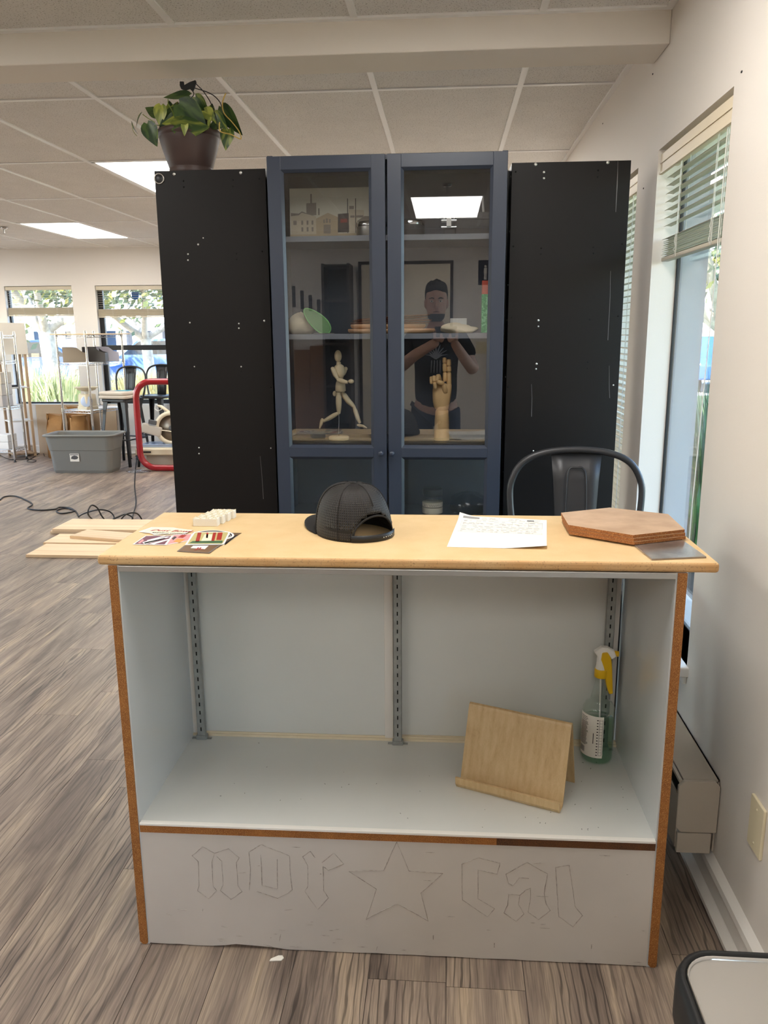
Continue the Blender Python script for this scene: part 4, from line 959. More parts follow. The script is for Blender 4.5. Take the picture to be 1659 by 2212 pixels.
def blob(name, m, parent, c, r, seed, n=20, mm=14, amp=.18, flat=True):
    rnd = random.Random(seed); ph_ = [(rnd.uniform(1, 5), rnd.uniform(1, 5), rnd.uniform(0, 6), rnd.uniform(.4, 1)) for _ in range(6)]
    b = MB(); vs = []
    for j in range(mm+1):
        th_ = PI*j/mm
        for k in range(n):
            a = 2*PI*k/n; f = 1+amp*sum(math.sin(p[0]*a+p[2])*math.sin(p[1]*th_)*p[3] for p in ph_)/3
            z = -math.cos(th_)*r[2]*f
            vs.append((c[0]+math.sin(th_)*math.cos(a)*r[0]*f, c[1]+math.sin(th_)*math.sin(a)*r[1]*f, max(c[2]+z, c[2]-r[2]*.8)))
    b.add(vs, [(j*n+k, j*n+(k+1) % n, (j+1)*n+(k+1) % n, (j+1)*n+k) for j in range(mm) for k in range(n)], True)
    return b.build(name, m, parent)
q = PY(650, 710, 2.95); o = blob('folded_cloth', M['cloth'], None, (q.x+.0, 2.96, zs+.033), (.052, .055, .042), 3); tag(o, 'crumpled cream cloth at the left end of the middle shelf', 'cloth')
# green mesh pouch leaning
gm = MB(); q0 = PY(657, 668, 2.90); q1 = PY(712, 718, 2.90); vs = []
for k in range(24):
    a = 2*PI*k/24; d = q1-q0; c = (q0+q1)/2; u_ = d.normalized(); n_ = Vector((u_.z, 0, -u_.x)).normalized()
    vs.append(c+u_*math.cos(a)*d.length*.5+n_*math.sin(a)*(.026+.006*math.cos(a)))
gm.add(vs+[v+Vector((0, .012, 0)) for v in vs], [tuple(range(24)), tuple(range(47, 23, -1))]+[(k, 24+k, 24+(k+1) % 24, (k+1) % 24) for k in range(24)], False)
t = thing('green_mesh_pouch', 'pale green mesh oval leaning on the cream cloth', 'pouch', (q1.x, 2.9, zs)); gm.build('mesh', M['greenmesh'], t); MB().tube(vs, .0022, 6, True).build('rim', mat('green_rim', S(140, 200, 130), .6), t)
q = PY(985, 712, 2.90); o = blob('cotton_glove', M['cloth'], None, (q.x+.005, 2.90, zs+.014), (.062, .03, .018), 8, amp=.4); tag(o, 'crumpled white glove lying right of the plates', 'glove')
q = PY(990, 715, 3.02); tag(B(q.x-.03, q.x+.03, 3.015, 3.03, zs, zs+.052).build('small_card_box', M['white'], None, .001), 'small white card standing behind the crumpled glove', 'card')
q = PY(1050, 718, 2.95)
t = thing('patterned_box', 'tall green patterned box with orange top at the right of the shelf', 'box', (q.x, 2.95, zs))
B(q.x-.018, q.x+.03, 2.92, 2.97, zs, zs+.132).build('box_body', M['greenbox'], t); B(q.x-.018, q.x+.03, 2.92, 2.97, zs+.132, zs+.178).build('box_top', M['orange'], t)
for k, xx in enumerate((.0, .022)): q = PY(690+k*20, 722, 2.87); tag(MB().tube([(q.x-.02, 2.87, zs+.001), (q.x+.02, 2.868, zs+.001)], .0018, 6).build('metal_skewer', M['chrome'], None), ['left', 'right'][k]+' thin metal skewer by the green mesh pouch', 'skewer', 'skewers at the shelf front')
# ---- mannequin shelf
zs = 1.0735; YM = 2.93
sx = lambda x, y, dY=0.: PY(670+x/10.057, 740+y/10.057, YM+dY)
t = thing('artist_mannequin', 'jointed wooden mannequin in a running pose on a round base', 'mannequin', tuple(PY(731, 945, YM)))
q = sx(625, 2080); MB().lathe([(.036, 0), (.0375, .003), (.0375, .010), (.034, .0135), (.0001, .0136)], (q.x, YM, zs), 28).build('base', M['manwood'], t)
MB().tube([(q.x, YM, zs+.013), sx(622, 1300, .005), sx(620, 1100, .005)], .0012, 6).build('support_rod', M['chrome'], t)
def limb(nm, pts, rs): MB().tube(pts, rs, 14).build(nm, M['manwood'], t)
MB().ball(sx(605, 295), (.0135, .0155, .0215)).build('head', M['manwood'], t)
limb('neck', [sx(615, 420), sx(620, 480)], [.008, .0085])
limb('chest', [sx(625, 475), sx(628, 510), sx(632, 580), sx(640, 680), sx(645, 775), sx(648, 790)], [.009, .017, .0205, .0185, .0125, .006])
limb('waist', [sx(650, 775), sx(655, 840)], [.010, .011])
limb('pelvis', [sx(655, 830), sx(655, 850), sx(658, 940), sx(660, 1050), sx(660, 1075)], [.010, .0155, .0185, .0195, .012])
for dx, dY in ((-140, -.016), (140, .016)): MB().ball(sx(630+dx, 570, dY), .0075).build('shoulder_ball', M['manwood'], t)
MB().ball(sx(530, 1110, .015), (.007, .007, .010)).build('hip_ball', M['manwood'], t)
limb('upper_arm', [sx(490, 570, -.018), sx(505, 600, -.019), sx(545, 700, -.02), sx(600, 785, -.022)], [.006, .0088, .0088, .0060])
limb('forearm', [sx(590, 800, -.022), sx(660, 825, -.026), sx(740, 855, -.03), sx(815, 865, -.034)], [.0058, .0092, .0085, .0050])
MB().ball(sx(890, 843, -.036), (.0105, .007, .0075)).build('hand', M['manwood'], t)
limb('upper_arm', [sx(770, 580, .018), sx(750, 620, .019), sx(720, 700, .02)], [.006, .008, .006])
limb('hip_joint', [sx(615, 1080), sx(617, 1140)], [.0088, .0088])
limb('thigh', [sx(617, 1135), sx(618, 1180), sx(620, 1300), sx(622, 1450), sx(622, 1510)], [.008, .0105, .0112, .0088, .0068])
limb('thigh', [sx(690, 1085, .014), sx(740, 1150, .014), sx(830, 1270, .014), sx(900, 1340, .014), sx(945, 1390, .014)], [.007, .0105, .0105, .0085, .0062])
MB().ball(sx(622, 1520), .0068).build('knee', M['manwood'], t); MB().ball(sx(950, 1395, .014), .0062).build('knee', M['manwood'], t)
limb('shin', [sx(610, 1530), sx(520, 1580), sx(400, 1650), sx(285, 1710)], [.0055, .0085, .0082, .0050])
limb('shin', [sx(950, 1400, .014), sx(985, 1500, .012), sx(1030, 1630, .010), sx(1085, 1750, .008)], [.0055, .0085, .0082, .0050])
limb('foot', [sx(270, 1650), sx(255, 1690), sx(235, 1770), sx(205, 1865)], [.004, .0065, .0062, .0025])
limb('foot', [sx(1020, 1790, .006), sx(1070, 1800, .004), sx(1150, 1815, -.004), sx(1235, 1855, -.010)], [.003, .0055, .0048, .0020])
# ---- wooden hand
hx = lambda x, y, dY=0.: PY(880+x/10.058, 740+y/10.058, YM+dY)
t = thing('wooden_hand', 'jointed wooden hand model with two raised fingers on the shelf', 'hand model', tuple(PY(954, 948, YM)))
q = hx(745, 2090)
MB().lathe([(.0285, 0), (.0285, .006), (.0278, .008), (.0262, .07), (.0235, .107), (.0222, .108)], (q.x, YM, zs), 26).build('forearm', M['handwood'], t)
MB().lathe([(.0215, .108), (.0218, .110), (.0216, .121), (.0205, .123)], (q.x, YM, zs), 26).build('wrist', M['handwood'], t)
pm_ = MB(); lp = []
for (y, xl, xr, dd) in ((1470, 640, 880, .017), (1440, 605, 895, .018), (1380, 570, 905, .020), (1280, 552, 930, .021), (1150, 545, 950, .020), (1020, 550, 962, .017), (930, 560, 965, .014), (900, 575, 955, .010)):
    a, b_ = hx(xl, y), hx(xr, y); c = (a+b_)/2; w = (b_-a).length/2; lp.append([Vector((c.x+w*math.cos(2*PI*k/20), c.y+dd*math.sin(2*PI*k/20), c.z)) for k in range(20)])
loft(pm_, lp, True, True, True); pm_.build('palm', M['handwood'], t)
def finger(pts, rs, nm='finger'):
    b = MB()
    for (a, b_), r in zip(zip(pts[:-1], pts[1:]), rs): b.seg(a, b_, r, r*.93, 12)
    b.build(nm, M['handwood'], t)
finger([hx(905, 930, .004), hx(905, 640, .004), hx(902, 510, .004), hx(900, 360, .004)], [.0085, .0082, .0078])
finger([hx(815, 850, .004), hx(815, 640, .004), hx(808, 450, .004), hx(805, 325, .004)], [.0078, .0076, .0070])
finger([hx(705, 850, .0), hx(668, 700, -.014), hx(640, 850, -.026)], [.0085, .0075])
finger([hx(610, 900, .0), hx(575, 730, -.012), hx(590, 860, -.026), hx(610, 1000, -.022)], [.0085, .0078, .007])
finger([hx(550, 900, .004), hx(515, 740, -.008), hx(520, 900, -.018)], [.0065, .006])
finger([hx(830, 1095, -.012), hx(790, 890, -.024), hx(640, 850, -.034)], [.0092, .0078], 'thumb')
# clear rails at shelf front (acrylic ledge)
t = thing('acrylic_ledge', 'thin clear acrylic ledge along the mannequin shelf front', 'ledge', (-.2, 2.85, zs)); B(-.575, -.22, 2.845, 2.849, zs, zs+.018).build('strip', M['bottle'], t); B(-.18, .17, 2.845, 2.849, zs, zs+.018).build('strip', M['bottle'], t)
# ---- lower shelf: jar and bag
zs = .7955; q = PY(934, 1102, 2.90)
t = thing('plastic_jar', 'clear plastic jar with white label and dark lid behind the lower pane', 'jar', (q.x, 2.92, zs))
MB().lathe([(.034, 0), (.0375, .004), (.0375, .062), (.034, .07), (.0325, .074)], (q.x, 2.92, zs), 28).build('body', M['bottle'], t)
MB().lathe([(.0378, .008), (.0378, .03)], (q.x, 2.92, zs), 28).build('label', M['cream'], t); MB().lathe([(.0380, .033), (.0380, .049)], (q.x, 2.92, zs), 28).build('tape_band', M['cream'], t)
g = MB()
for k in range(9):
    a = math.radians(225+k*10); p = Vector((q.x+.0385*math.cos(a), 2.92+.0385*math.sin(a), zs+.041)); g.tube([p+Vector((-.002, 0, -.005)), p+Vector((.001, 0, .005)), p+Vector((.004, 0, -.004))], .0006, 4)
g.build('handwriting', M['inkdk'], t)
MB().lathe([(.036, .072), (.0365, .074), (.0365, .096), (.034, .099), (.0001, .0995)], (q.x, 2.92, zs), 28).build('lid', M['black'], t)
q = PY(1000, 1095, 2.92); o = blob('plastic_bag', glassmat('bag_film', (.8, .82, .84, 1), 1.5, .12), None, (q.x+.02, 2.94, zs+.036), (.075, .06, .045), 21, 26, 16, .35); tag(o, 'crumpled clear plastic bag behind the lower right pane', 'bag')
q = PY(648, 1095, YC1-.008); MB().tube([Vector((q.x+.019*math.cos(a), YC1-.0075, q.z+.019*math.sin(a))) for a in [2*PI*k/24 for k in range(24)]], .0015, 6, True).build('cable_grommet', M['bluepaint'], bc)
# ================================================================ BLACK UNITS
def black_unit(label, xa, xb, grom):
    t = thing('black_cabinet', label, 'cabinet', ((xa+xb)/2, 3.07, 0), 0, 'black units either side of the blue cabinet'); Y0, Y1, Z1 = 2.93, 3.20, 2.018
    B(xa, xb, Y0, Y0+.016, 0, Z1).build('front_panel', M['blackmel'], t, .001)
    B(xa, xa+.016, Y0+.0165, Y1, 0, Z1).build('side_panel', M['blackmel'], t); B(xb-.016, xb, Y0+.0165, Y1, 0, Z1).build('side_panel', M['blackmel'], t)
    B(xa+.0165, xb-.0165, Y0+.0165, Y1, Z1-.016, Z1-.001).build('top_panel', M['blackmel'], t); B(xa+.0165, xb-.0165, Y1-.006, Y1, 0, Z1-.017).build('back_panel', M['blackmel'], t)
    fa_, fb_ = (xb+.0005, X0-.001) if xa < -.5 else (X1+.001, xa-.0005)
    B(fa_, fb_, 3.06, 3.075, 0, Z1).build('light_block_strip', M['blackmel'], t)  # black strip added in the gap to block light from the far room
    for px, py, r, bright in grom:
        p = PY(px, py, Y0); MB().lathe([(r, 0), (r*.9, .0012), (.0001, .0016)], (0, 0, 0), 10, Matrix.Translation((p.x, Y0, p.z)) @ Matrix.Rotation(PI/2, 4, 'X')).build('screw_head' if bright else 'drill_hole', M['screw'] if bright else M['dark'], t)
    sx_ = xb if xa < -.5 else xa; sg = 1 if xa < -.5 else -1
    for z in [.2, .35, .5, .75, .95, 1.1, 1.3, 1.5, 1.62, 1.8, 1.98]:
        MB().ball((sx_+sg*.0002, Y0+.03, z), (.0012, .0028, .0034), 8, 5).build('edge_nail', M['screw'], t)
    return t
L1 = [(376, 376, .0055, 1), (520, 373, .0055, 1), (396, 391, .003, 0), (397, 404, .003, 0), (503, 389, .003, 0), (503, 403, .003, 0), (560, 386, .003, 0), (439, 514, .0026, 1), (428, 528, .0035, 1), (406, 549, .0035, 1), (406, 562, .003, 1), (511, 548, .003, 0), (511, 560, .003, 0), (566, 543, .003, 0), (571, 693, .004, 1), (410, 697, .003, 1), (516, 699, .003, 1), (516, 709, .003, 1), (420, 792, .0025, 1), (521, 792, .003, 1), (521, 802, .0025, 0), (430, 967, .003, 1), (430, 980, .003, 1), (585, 968, .0025, 1), (533, 968, .0025, 0), (362, 710, .002, 0), (585, 837, .003, 0)]
lu = black_unit('tall black panel unit left of the blue cabinet, plant on top', PY(333, 370, 2.93).x, PY(573, 366, 2.93).x, L1)
p = PY(344, 386, 2.93); MB().tube([Vector((p.x+.0165*math.cos(a), 2.929, p.z+.0165*math.sin(a))) for a in [2*PI*k/24 for k in range(24)]], .003, 8, True).build('cam_lock', M['steel'], lu)
MB().lathe([(.0135, 0), (.012, .0015), (.0001, .0015)], (0, 0, 0), 16, Matrix.Translation((p.x, 2.93, p.z)) @ Matrix.Rotation(PI/2, 4, 'X')).build('cam_lock_core', M['gunmetal'], lu)
R1 = [(1157, 355, .0055, 1), (1313, 351, .0055, 1), (1175, 372, .004, 1), (1175, 385, .004, 1), (1292, 368, .003, 0), (1291, 382, .003, 0), (1114, 371, .003, 0), (1109, 532, .003, 0), (1169, 536, .003, 0), (1168, 549, .003, 0), (1282, 534, .003, 0), (1282, 547, .003, 0), (1344, 527, .003, 0), (1105, 686, .003, 0), (1163, 692, .004, 1), (1163, 705, .003, 1), (1274, 690, .003, 0), (1335, 683, .003, 0), (1159, 786, .004, 1), (1158, 797, .003, 1), (1270, 782, .003, 0), (1269, 795, .003, 0), (1325, 832, .003, 1), (1152, 974, .003, 1), (1152, 985, .003, 1), (1262, 980, .003, 0), (1098, 836, .003, 0)]
ru = black_unit('tall black panel unit right of the blue cabinet beside the window', PY(1106, 348, 2.93).x, PY(1364, 342, 2.93).x, R1)
for l, par in ((((1335, 346), (1333, 400), (1330, 458)), ru), (((1319, 585), (1318, 640), (1313, 735)), ru), (((1316, 790), (1316, 840), (1317, 860)), ru), (((562, 985), (566, 1030), (569, 1078)), lu), (((1148, 830), (1149, 860), (1148, 900)), ru)):
    MB().tube([PY(x, y, 2.9298) for x, y in l], [.0004, .0016 if l[0][1] < 350 else .0006, .0008], 5).build('scratch', mat('scratch', S(120, 118, 118), .7), par)
# ================================================================ HANGING PLANT IN POT
pc = Vector((PY(413, 365, 3.06).x, 3.06, 2.018))
t = thing('potted_pothos', 'trailing green and lime pothos in a dark brown plastic pot', 'plant', tuple(pc))
pot = MB().lathe([(.072, 0), (.074, .002), (.078, .024), (.0765, .026), (.0785, .030), (.094, .078), (.1045, .115), (.1075, .130), (.1075, .132), (.1115, .134), (.1125, .152), (.1095, .155), (.105, .152), (.104, .128)], tuple(pc), 40).build('pot', M['potbrown'], t)
MB().lathe([(.1048, .125), (.06, .132), (.0001, .136)], tuple(pc), 24).build('soil', M['soil'], t)
def leafmat(name, c1, c2):
    m, tt2, b = nmat(name); tc = nd(tt2, 'ShaderNodeTexCoord'); oi = nd(tt2, 'ShaderNodeObjectInfo'); ad = nd(tt2, 'ShaderNodeVectorMath', operation='ADD')
    tt2.links.new(tc.outputs['Object'], ad.inputs[0]); tt2.links.new(oi.outputs['Random'], ad.inputs[1])
    mp = nd(tt2, 'ShaderNodeMapping'); mp.inputs['Scale'].default_value = (1.2, 3.2, 1); tt2.links.new(ad.outputs[0], mp.inputs[0])
    n = nd(tt2, 'ShaderNodeTexNoise', i_Scale=1.1, i_Detail=3.0, i_Distortion=.6); tt2.links.new(mp.outputs[0], n.inputs[0]); r = ramp(tt2, [(.44, c1), (.58, c2)]); tt2.links.new(n.outputs[0], r.inputs[0])
    tt2.links.new(r.outputs[0], b.inputs['Base Color']); b.inputs['Roughness'].default_value = .35; return m
LM = [leafmat('leaf_dark', S(36, 60, 34), S(70, 94, 46)), leafmat('leaf_lime', S(116, 130, 56), S(166, 172, 76)), leafmat('leaf_mid', S(52, 80, 40), S(134, 146, 64))]
def leaf_mesh(m, curl, name='leaf'):
    b = MB(); vs = []; N, Wd = 12, 6
    for i in range(N+1):
        u = i/N; w = .40*(math.sin(PI*min(1, u*1.0)**.62)**.85)*(1-.25*u)+.0
        if i == 0: w = .10
        for j in range(Wd+1):
            s_ = 2*j/Wd-1; back = .10*(abs(s_)**1.3)*max(0, 1-u*3.2)
            vs.append((u-back, s_*w, -curl*u*u*.5+.14*abs(s_)*w*2-.05*math.sin(u*PI)*abs(s_)))
    b.add(vs, [(i*(Wd+1)+j, (i+1)*(Wd+1)+j, (i+1)*(Wd+1)+j+1, i*(Wd+1)+j+1) for i in range(N) for j in range(Wd)], True)
    o = b.build(name, m); me = o.data; bpy.data.objects.remove(o); return me
LMe = [[leaf_mesh(m, c) for c in (.1, .45, .9)] for m in LM]
toC = -CC
def leaf(zx, zy, L, ang, tone, dY=0., tilt=0., curl=0, roll=0., w=1.0):
    """leaf base near the given spot, tip pointing along the picture angle, blade facing the room"""
    c = PY(280+zx/6.38, 170+zy/6.38, 3.06+dY); a = math.radians(ang)
    X = (CA*math.cos(a)+CB*math.sin(a)); Z = (Vector((0, -1, .25))).normalized(); Z = (Z-X*Z.dot(X)).normalized(); Yv = Z.cross(X)
    R3 = Matrix((X, Yv, Z)).transposed().to_4x4() @ Matrix.Rotation(roll, 4, 'X') @ Matrix.Rotation(tilt, 4, 'Y')
    s = L/6.38*3.15/FPX
    o = bpy.data.objects.new('leaf', LMe[tone][curl]); COL.objects.link(o); o.parent = t
    o.matrix_local = MW[t].inverted() @ Matrix.Translation(c-X*s*.5) @ R3 @ Matrix.Diagonal((s, s*w, s, 1))
random.seed(11)
for a in ((640, 240, 330, 182, 0, -.03, 0, 0, .35, .62), (320, 450, 230, 150, 0, -.02, 0, 0, .2), (415, 500, 240, 262, 1, -.06, 0, 1), (110, 560, 190, 235, 0, -.02, 0, 1, .9, .7), (60, 690, 170, 285, 0, -.02, 0, 1, 1.2, .4), (300, 765, 280, 292, 0, -.09, 0, 1),
          (870, 520, 440, 318, 0, -.085, .1, 0, .1, 1.0), (580, 600, 250, 185, 1, -.08, 0, 0, .3), (860, 665, 430, 357, 2, -.11, 0, 0, .9, .9), (755, 685, 160, 262, 1, -.12, 0, 1, 0, .8), (985, 390, 280, 300, 2, -.04, 0, 1, .5), (1130, 510, 220, 325, 1, -.05), (1255, 590, 250, 300, 2, -.06, 0, 1, .4, .8),
          (1390, 580, 400, 300, 0, .0, 0, 1, .5, .75), (1425, 520, 180, 280, 1, .0, 0, 1, .9, .6), (1335, 830, 250, 258, 2, -.04, 0, 1), (800, 300, 260, 130, 1, -.02, 0, 0, .6, .7), (540, 530, 280, 200, 0, -.05), (545, 430, 180, 95, 1, -.03, 0, 0, .8), (1090, 615, 150, 245, 1, -.08, 0, 1, .5, .6), (720, 560, 330, 30, 0, -.05, 0, 0, .3),
          (620, 420, 220, 70, 2, .0), (690, 420, 240, 40, 0, .02), (900, 330, 200, 60, 2, .03), (1050, 470, 240, 10, 0, .0), (480, 640, 200, 220, 0, -.06), (1180, 640, 200, 200, 0, -.05), (940, 600, 260, 220, 0, -.03), (760, 470, 260, 100, 0, .05), (1230, 500, 220, 40, 0, .05), (560, 360, 120, 100, 0, .02, 0, 0, .6), (1300, 600, 200, 350, 0, .02, 0, 1), (1010, 560, 220, 120, 0, .04), (840, 430, 240, 150, 2, .06), (1120, 430, 180, 80, 2, .05)):
    leaf(*a)
PP = lambda x, y, d=0.: PY(280+x/6.38, 170+y/6.38, 3.06+d)
yst = mat('stem_yellow', S(206, 176, 96), .6); gst = mat('stem_green', S(120, 140, 62), .6)
for l, m_, r in (([(1325, 200, .0), (1280, 330, .0), (1300, 470, -.02), (1420, 610, -.02), (1510, 730, -.03), (1530, 830, -.03), (1400, 770, -.05), (1250, 725, -.08), (1240, 600, -.07)], yst, .0022), ([(640, 640, -.08), (630, 480, -.07), (620, 370, -.06)], yst, .002), ([(640, 600, -.08), (590, 450, -.06), (535, 355, -.05)], gst, .002), ([(350, 600, -.03), (260, 550, -.03), (180, 490, -.03)], gst, .0014), ([(430, 650, -.05), (370, 640, -.08), (340, 650, -.09)], gst, .0014), ([(380, 690, -.09), (385, 780, -.09), (375, 830, -.09)], gst, .001), ([(530, 280, -.02), (530, 400, -.02)], gst, .0016), ([(100, 790, -.02), (50, 720, -.02), (40, 620, -.02)], gst, .0009)):
    MB().tube(spline([PP(*q) for q in l], 6), r, 6).build('stem', m_, t)
hk = PP(880, 100, .0)
for l in ([(905, 60, 0), (1020, 180, -.02), (1120, 340, -.06), (1190, 540, -.095), (1215, 700, -.085)], [(900, 130, 0), (1080, 190, .02), (1200, 270, .04), (1270, 400, .05), (1265, 700, .03)], [(860, 160, 0), (885, 210, .0), (850, 260, .02), (740, 310, .04), (600, 390, .05), (480, 600, .06)]):
    MB().tube(spline([PP(*q) for q in l], 6), .0016, 6).build('hanger_wire', M['cablk'], t)
Mk = Matrix.Translation(PP(700, 170)) @ Matrix(((1, 0, 0, 0), (0, 0, -1, 0), (0, 1, 0, 0), (0, 0, 0, 1))); k_ = 3.1/6.38/FPX
MB().prism([((x-700)*k_, (170-y)*k_) for x, y in ((700, 60), (752, 62), (755, 105), (830, 70), (905, 50), (915, 75), (885, 150), (860, 185), (825, 150), (770, 165), (715, 150), (698, 110))], -.004, .004, Mk).build('hanger_hook', M['cablk'], t, .0015)
# ================================================================ BAR STOOLS
def make_stool(label, loc, rz):
    t = thing('metal_stool', label, 'stool', loc, rz, 'dark metal high-back stools'); Kq = MW[t]; G = M['gunmetal']; zs = .755
    loft(MB(), [[Vector((a, b, z)) for a, b in rrect(-w, w, -w, w, .03, 5)] for w, z in ((.160, zs-.035), (.165, zs-.012), (.160, zs-.002), (.150, zs))], True, False, True, Kq).prism(rrect(-.150, .150, -.150, .150, .03, 5), zs-.006, zs-.003, Kq).build('seat', G, t)
    for sx_ in (-1, 1):
        for sy in (-1, 1):
            top = (.145*sx_, .145*sy); bot = (.205*sx_, .205*sy); lp = []
            for z, w in ((0.0, .024), (.3, .030), (.6, .042), (zs-.03, .058)):
                f = z/(zs-.03); cx = bot[0]+(top[0]-bot[0])*f; cy2 = bot[1]+(top[1]-bot[1])*f
                lp.append([Vector((cx-sx_*w*.0, cy2, z)), Vector((cx-sx_*w, cy2, z)), Vector((cx-sx_*w, cy2-sy*.008, z)), Vector((cx-sx_*.008, cy2-sy*.008, z)), Vector((cx-sx_*.008, cy2-sy*w, z)), Vector((cx, cy2-sy*w, z))])
            b = loft(MB(), lp, True, True, False, Kq)
            if sx_*sy < 0: b.f = [f[::-1] for f in b.f]
            b.build('leg', G, t)
    for (a, b_) in (((-1, -1), (1, -1)), ((-1, 1), (1, 1)), ((-1, -1), (-1, 1)), ((1, -1), (1, 1))):
        z = .30; w = .178; MB().tube([Kq @ Vector((a[0]*w, a[1]*w, z)), Kq @ Vector((b_[0]*w, b_[1]*w, z))], .009, 8).build('footrest_bar', G, t)
    hp = [(-.165, .150, zs-.03), (-.19, .165, zs+.08), (-.203, .18, zs+.19), (-.198, .186, zs+.25), (-.165, .192, zs+.305), (-.10, .196, zs+.335), (0, .198, zs+.345)]
    hp = hp+[(-x, y, z) for x, y, z in hp[-2::-1]]
    MB().tube([Kq @ p for p in spline(hp, 5)], .0105, 10).build('back_hoop', G, t)
    vs = []
    for z, w, y in ((zs-.002, .058, .148), (zs+.12, .062, .165), (zs+.25, .070, .184), (zs+.337, .078, .196)):
        for k in range(5): vs.append((w*(k/2.-1), y+.006*(1-(k/2.-1)**2), z))
    sb = MB(); sb.add(vs, [(j*5+k, j*5+k+1, (j+1)*5+k+1, (j+1)*5+k) for j in range(3) for k in range(4)], True, Kq)
    o = sb.build('splat', G, t); md = o.modifiers.new('solid', 'SOLIDIFY'); md.thickness = .003
    MB().tube([Kq @ Vector(p) for p in spline([(-.034, .152, zs+.03), (-.030, .176, zs+.24), (-.022, .1845, zs+.285), (0, .187, zs+.29), (.022, .1845, zs+.285), (.030, .176, zs+.24), (.034, .152, zs+.03)], 4)], .003, 6).build('splat_emboss', G, t)
    return t
ns = make_stool('dark metal stool with hoop back directly behind the counter', (.410, 2.312, 0), 0.)
s1 = dup(ns, (-3.655, 8.88, 0), -.28, 'dark metal stool carrying folded beige towels by the window')
s2 = dup(ns, (-3.43, 9.34, 0), -.15, 'dark metal stool behind the one with towels')
s3 = dup(ns, (-2.98, 9.2, 0), -.1, 'dark metal stool half hidden behind the black unit')
tw = MB()
for k in range(2): tw.prism(rrect(-.19+.006*k, .185-.01*k, -.165, .155, .05, 6), .7565+.039*k, .7565+.039*k+.0385, Matrix.Translation((-3.665, 8.86, 0)) @ Matrix.Rotation(-.22, 4, 'Z'))
tag(tw.build('folded_towels', M['towel'], None, .016, 4), 'folded beige towels stacked on the stool by the window', 'towels')
tag(B(-3.72, -3.56, 8.84, 8.96, .8365, .8385, None).build('blue_sheet', mat('blue_sheet', S(90, 180, 200), .5), None), 'small blue sheet lying on the folded towels', 'sheet')
# ================================================================ FAR LEFT CORNER
# grey tote
tc_ = Vector((-3.905, 8.40, 0)); t = thing('storage_tote', 'large grey plastic storage tote standing open on the floor', 'tote', tuple(tc_), .02); Kt = MW[t]
def tl(hx_, hy_, r, z): return [Vector((a, b, z)) for a, b in rrect(-hx_, hx_, -hy_, hy_, r, 6)]
loft(MB(), [tl(.315, 0.155, .06, 0), tl(.325, 0.163, .06, .03), tl(.345, 0.177, .065, .245), tl(.352, 0.183, .065, .25), tl(.375, 0.197, .07, .405), tl(.366, 0.189, .068, .405), tl(.34, 0.170, .06, .25), tl(.312, 0.151, .055, .012)], True, True, False, Kt).build('tub', M['greytote'], t)
loft(MB(), [tl(.372, 0.195, .07, .395), tl(.395, 0.217, .075, .398), tl(.398, 0.219, .075, .412), tl(.39, 0.212, .073, .418), tl(.372, 0.195, .07, .417), tl(.369, 0.193, .07, .40)], False, False, True, Kt).build('rim', M['greytote'], t)
Ml = Kt @ Matrix.Translation((-.055, -.1785, .13)) @ Matrix.Rotation(.065, 4, 'X'); lo = MB().box(-.05, .05, -.001, .001, 0, .085, Ml).build('label', M['paper'], t)
MB().prism([(-.04, .03), (-.03, .055), (0, .066), (.03, .06), (.042, .045), (.03, .028), (0, .022)], .0012, .0018, Ml @ Matrix.Rotation(PI/2, 4, 'X')).box(-.046, .046, -.0018, -.001, .07, .078, Ml).build('label_print', M['darkgrey'], lo)
# wire racks
def rack(label, P0, ux, uy, L1, L2, H, zsh, posts=True):
    rz = math.atan2(ux[1], ux[0]); t = thing('wire_rack', label, 'shelving', (P0[0], P0[1], 0), rz, 'chrome wire shelving racks'); Kr = MW[t]; sgn = 1 if (ux[0]*uy[1]-ux[1]*uy[0]) > 0 else -1
    for a in (0, 1):
        for b_ in (0, 1):
            p = Vector((L1*a, sgn*L2*b_, 0)); c = M['chrome']; o = MB().tube([Kr @ (p+Vector((0, 0, .03))), Kr @ (p+Vector((0, 0, H)))], .0125, 10)
            z = .06
            while z < H-.02: o.tube([Kr @ (p+Vector((0, 0, z))), Kr @ (p+Vector((0, 0, z+.003)))], .0136, 10, False, False); z += .0254
            o.build('post', c, t); MB().lathe([(.016, 0), (.018, .006), (.008, .012), (.008, .03)], (0, 0, 0), 12, Kr @ Matrix.Translation(p)).build('foot', M['black'], t)
            for z in zsh: MB().lathe([(.018, -.02), (.0165, .02)], (0, 0, 0), 12, Kr @ Matrix.Translation(p+Vector((0, 0, z)))).build('collar', c, t)
    for z in zsh:
        b = MB()
        for y in (0, sgn*L2):
            for dz in (0, -.028): b.tube([Kr @ Vector((0, y, z+dz)), Kr @ Vector((L1, y, z+dz))], .0032, 6)
            n = int(L1/.03); b.tube([Kr @ Vector((L1*k/n, y, z-.028*(k % 2))) for k in range(n+1)], .0018, 5)
        for x in (0, L1):
            for dz in (0, -.028): b.tube([Kr @ Vector((x, 0, z+dz)), Kr @ Vector((x, sgn*L2, z+dz))], .0032, 6)
            n = int(L2/.03); b.tube([Kr @ Vector((x, sgn*L2*k/n, z-.028*(k % 2))) for k in range(n+1)], .0018, 5)
        n = int(L2/.026)
        for k in range(1, n): b.tube([Kr @ Vector((0, sgn*L2*k/n, z+.002)), Kr @ Vector((L1, sgn*L2*k/n, z+.002))], .0016, 5)
        b.build('wire_shelf', M['chrome'], t)
    return t, Kr, sgn
rb = PY(189, 784, 8.62)
r2, Kr, sg = rack('chrome wire rack between the two far windows holding a scale', (rb.x, rb.y), (-.97, .24), (.24, .97), .385, .64, 1.50, (.632, 1.155, 1.455))
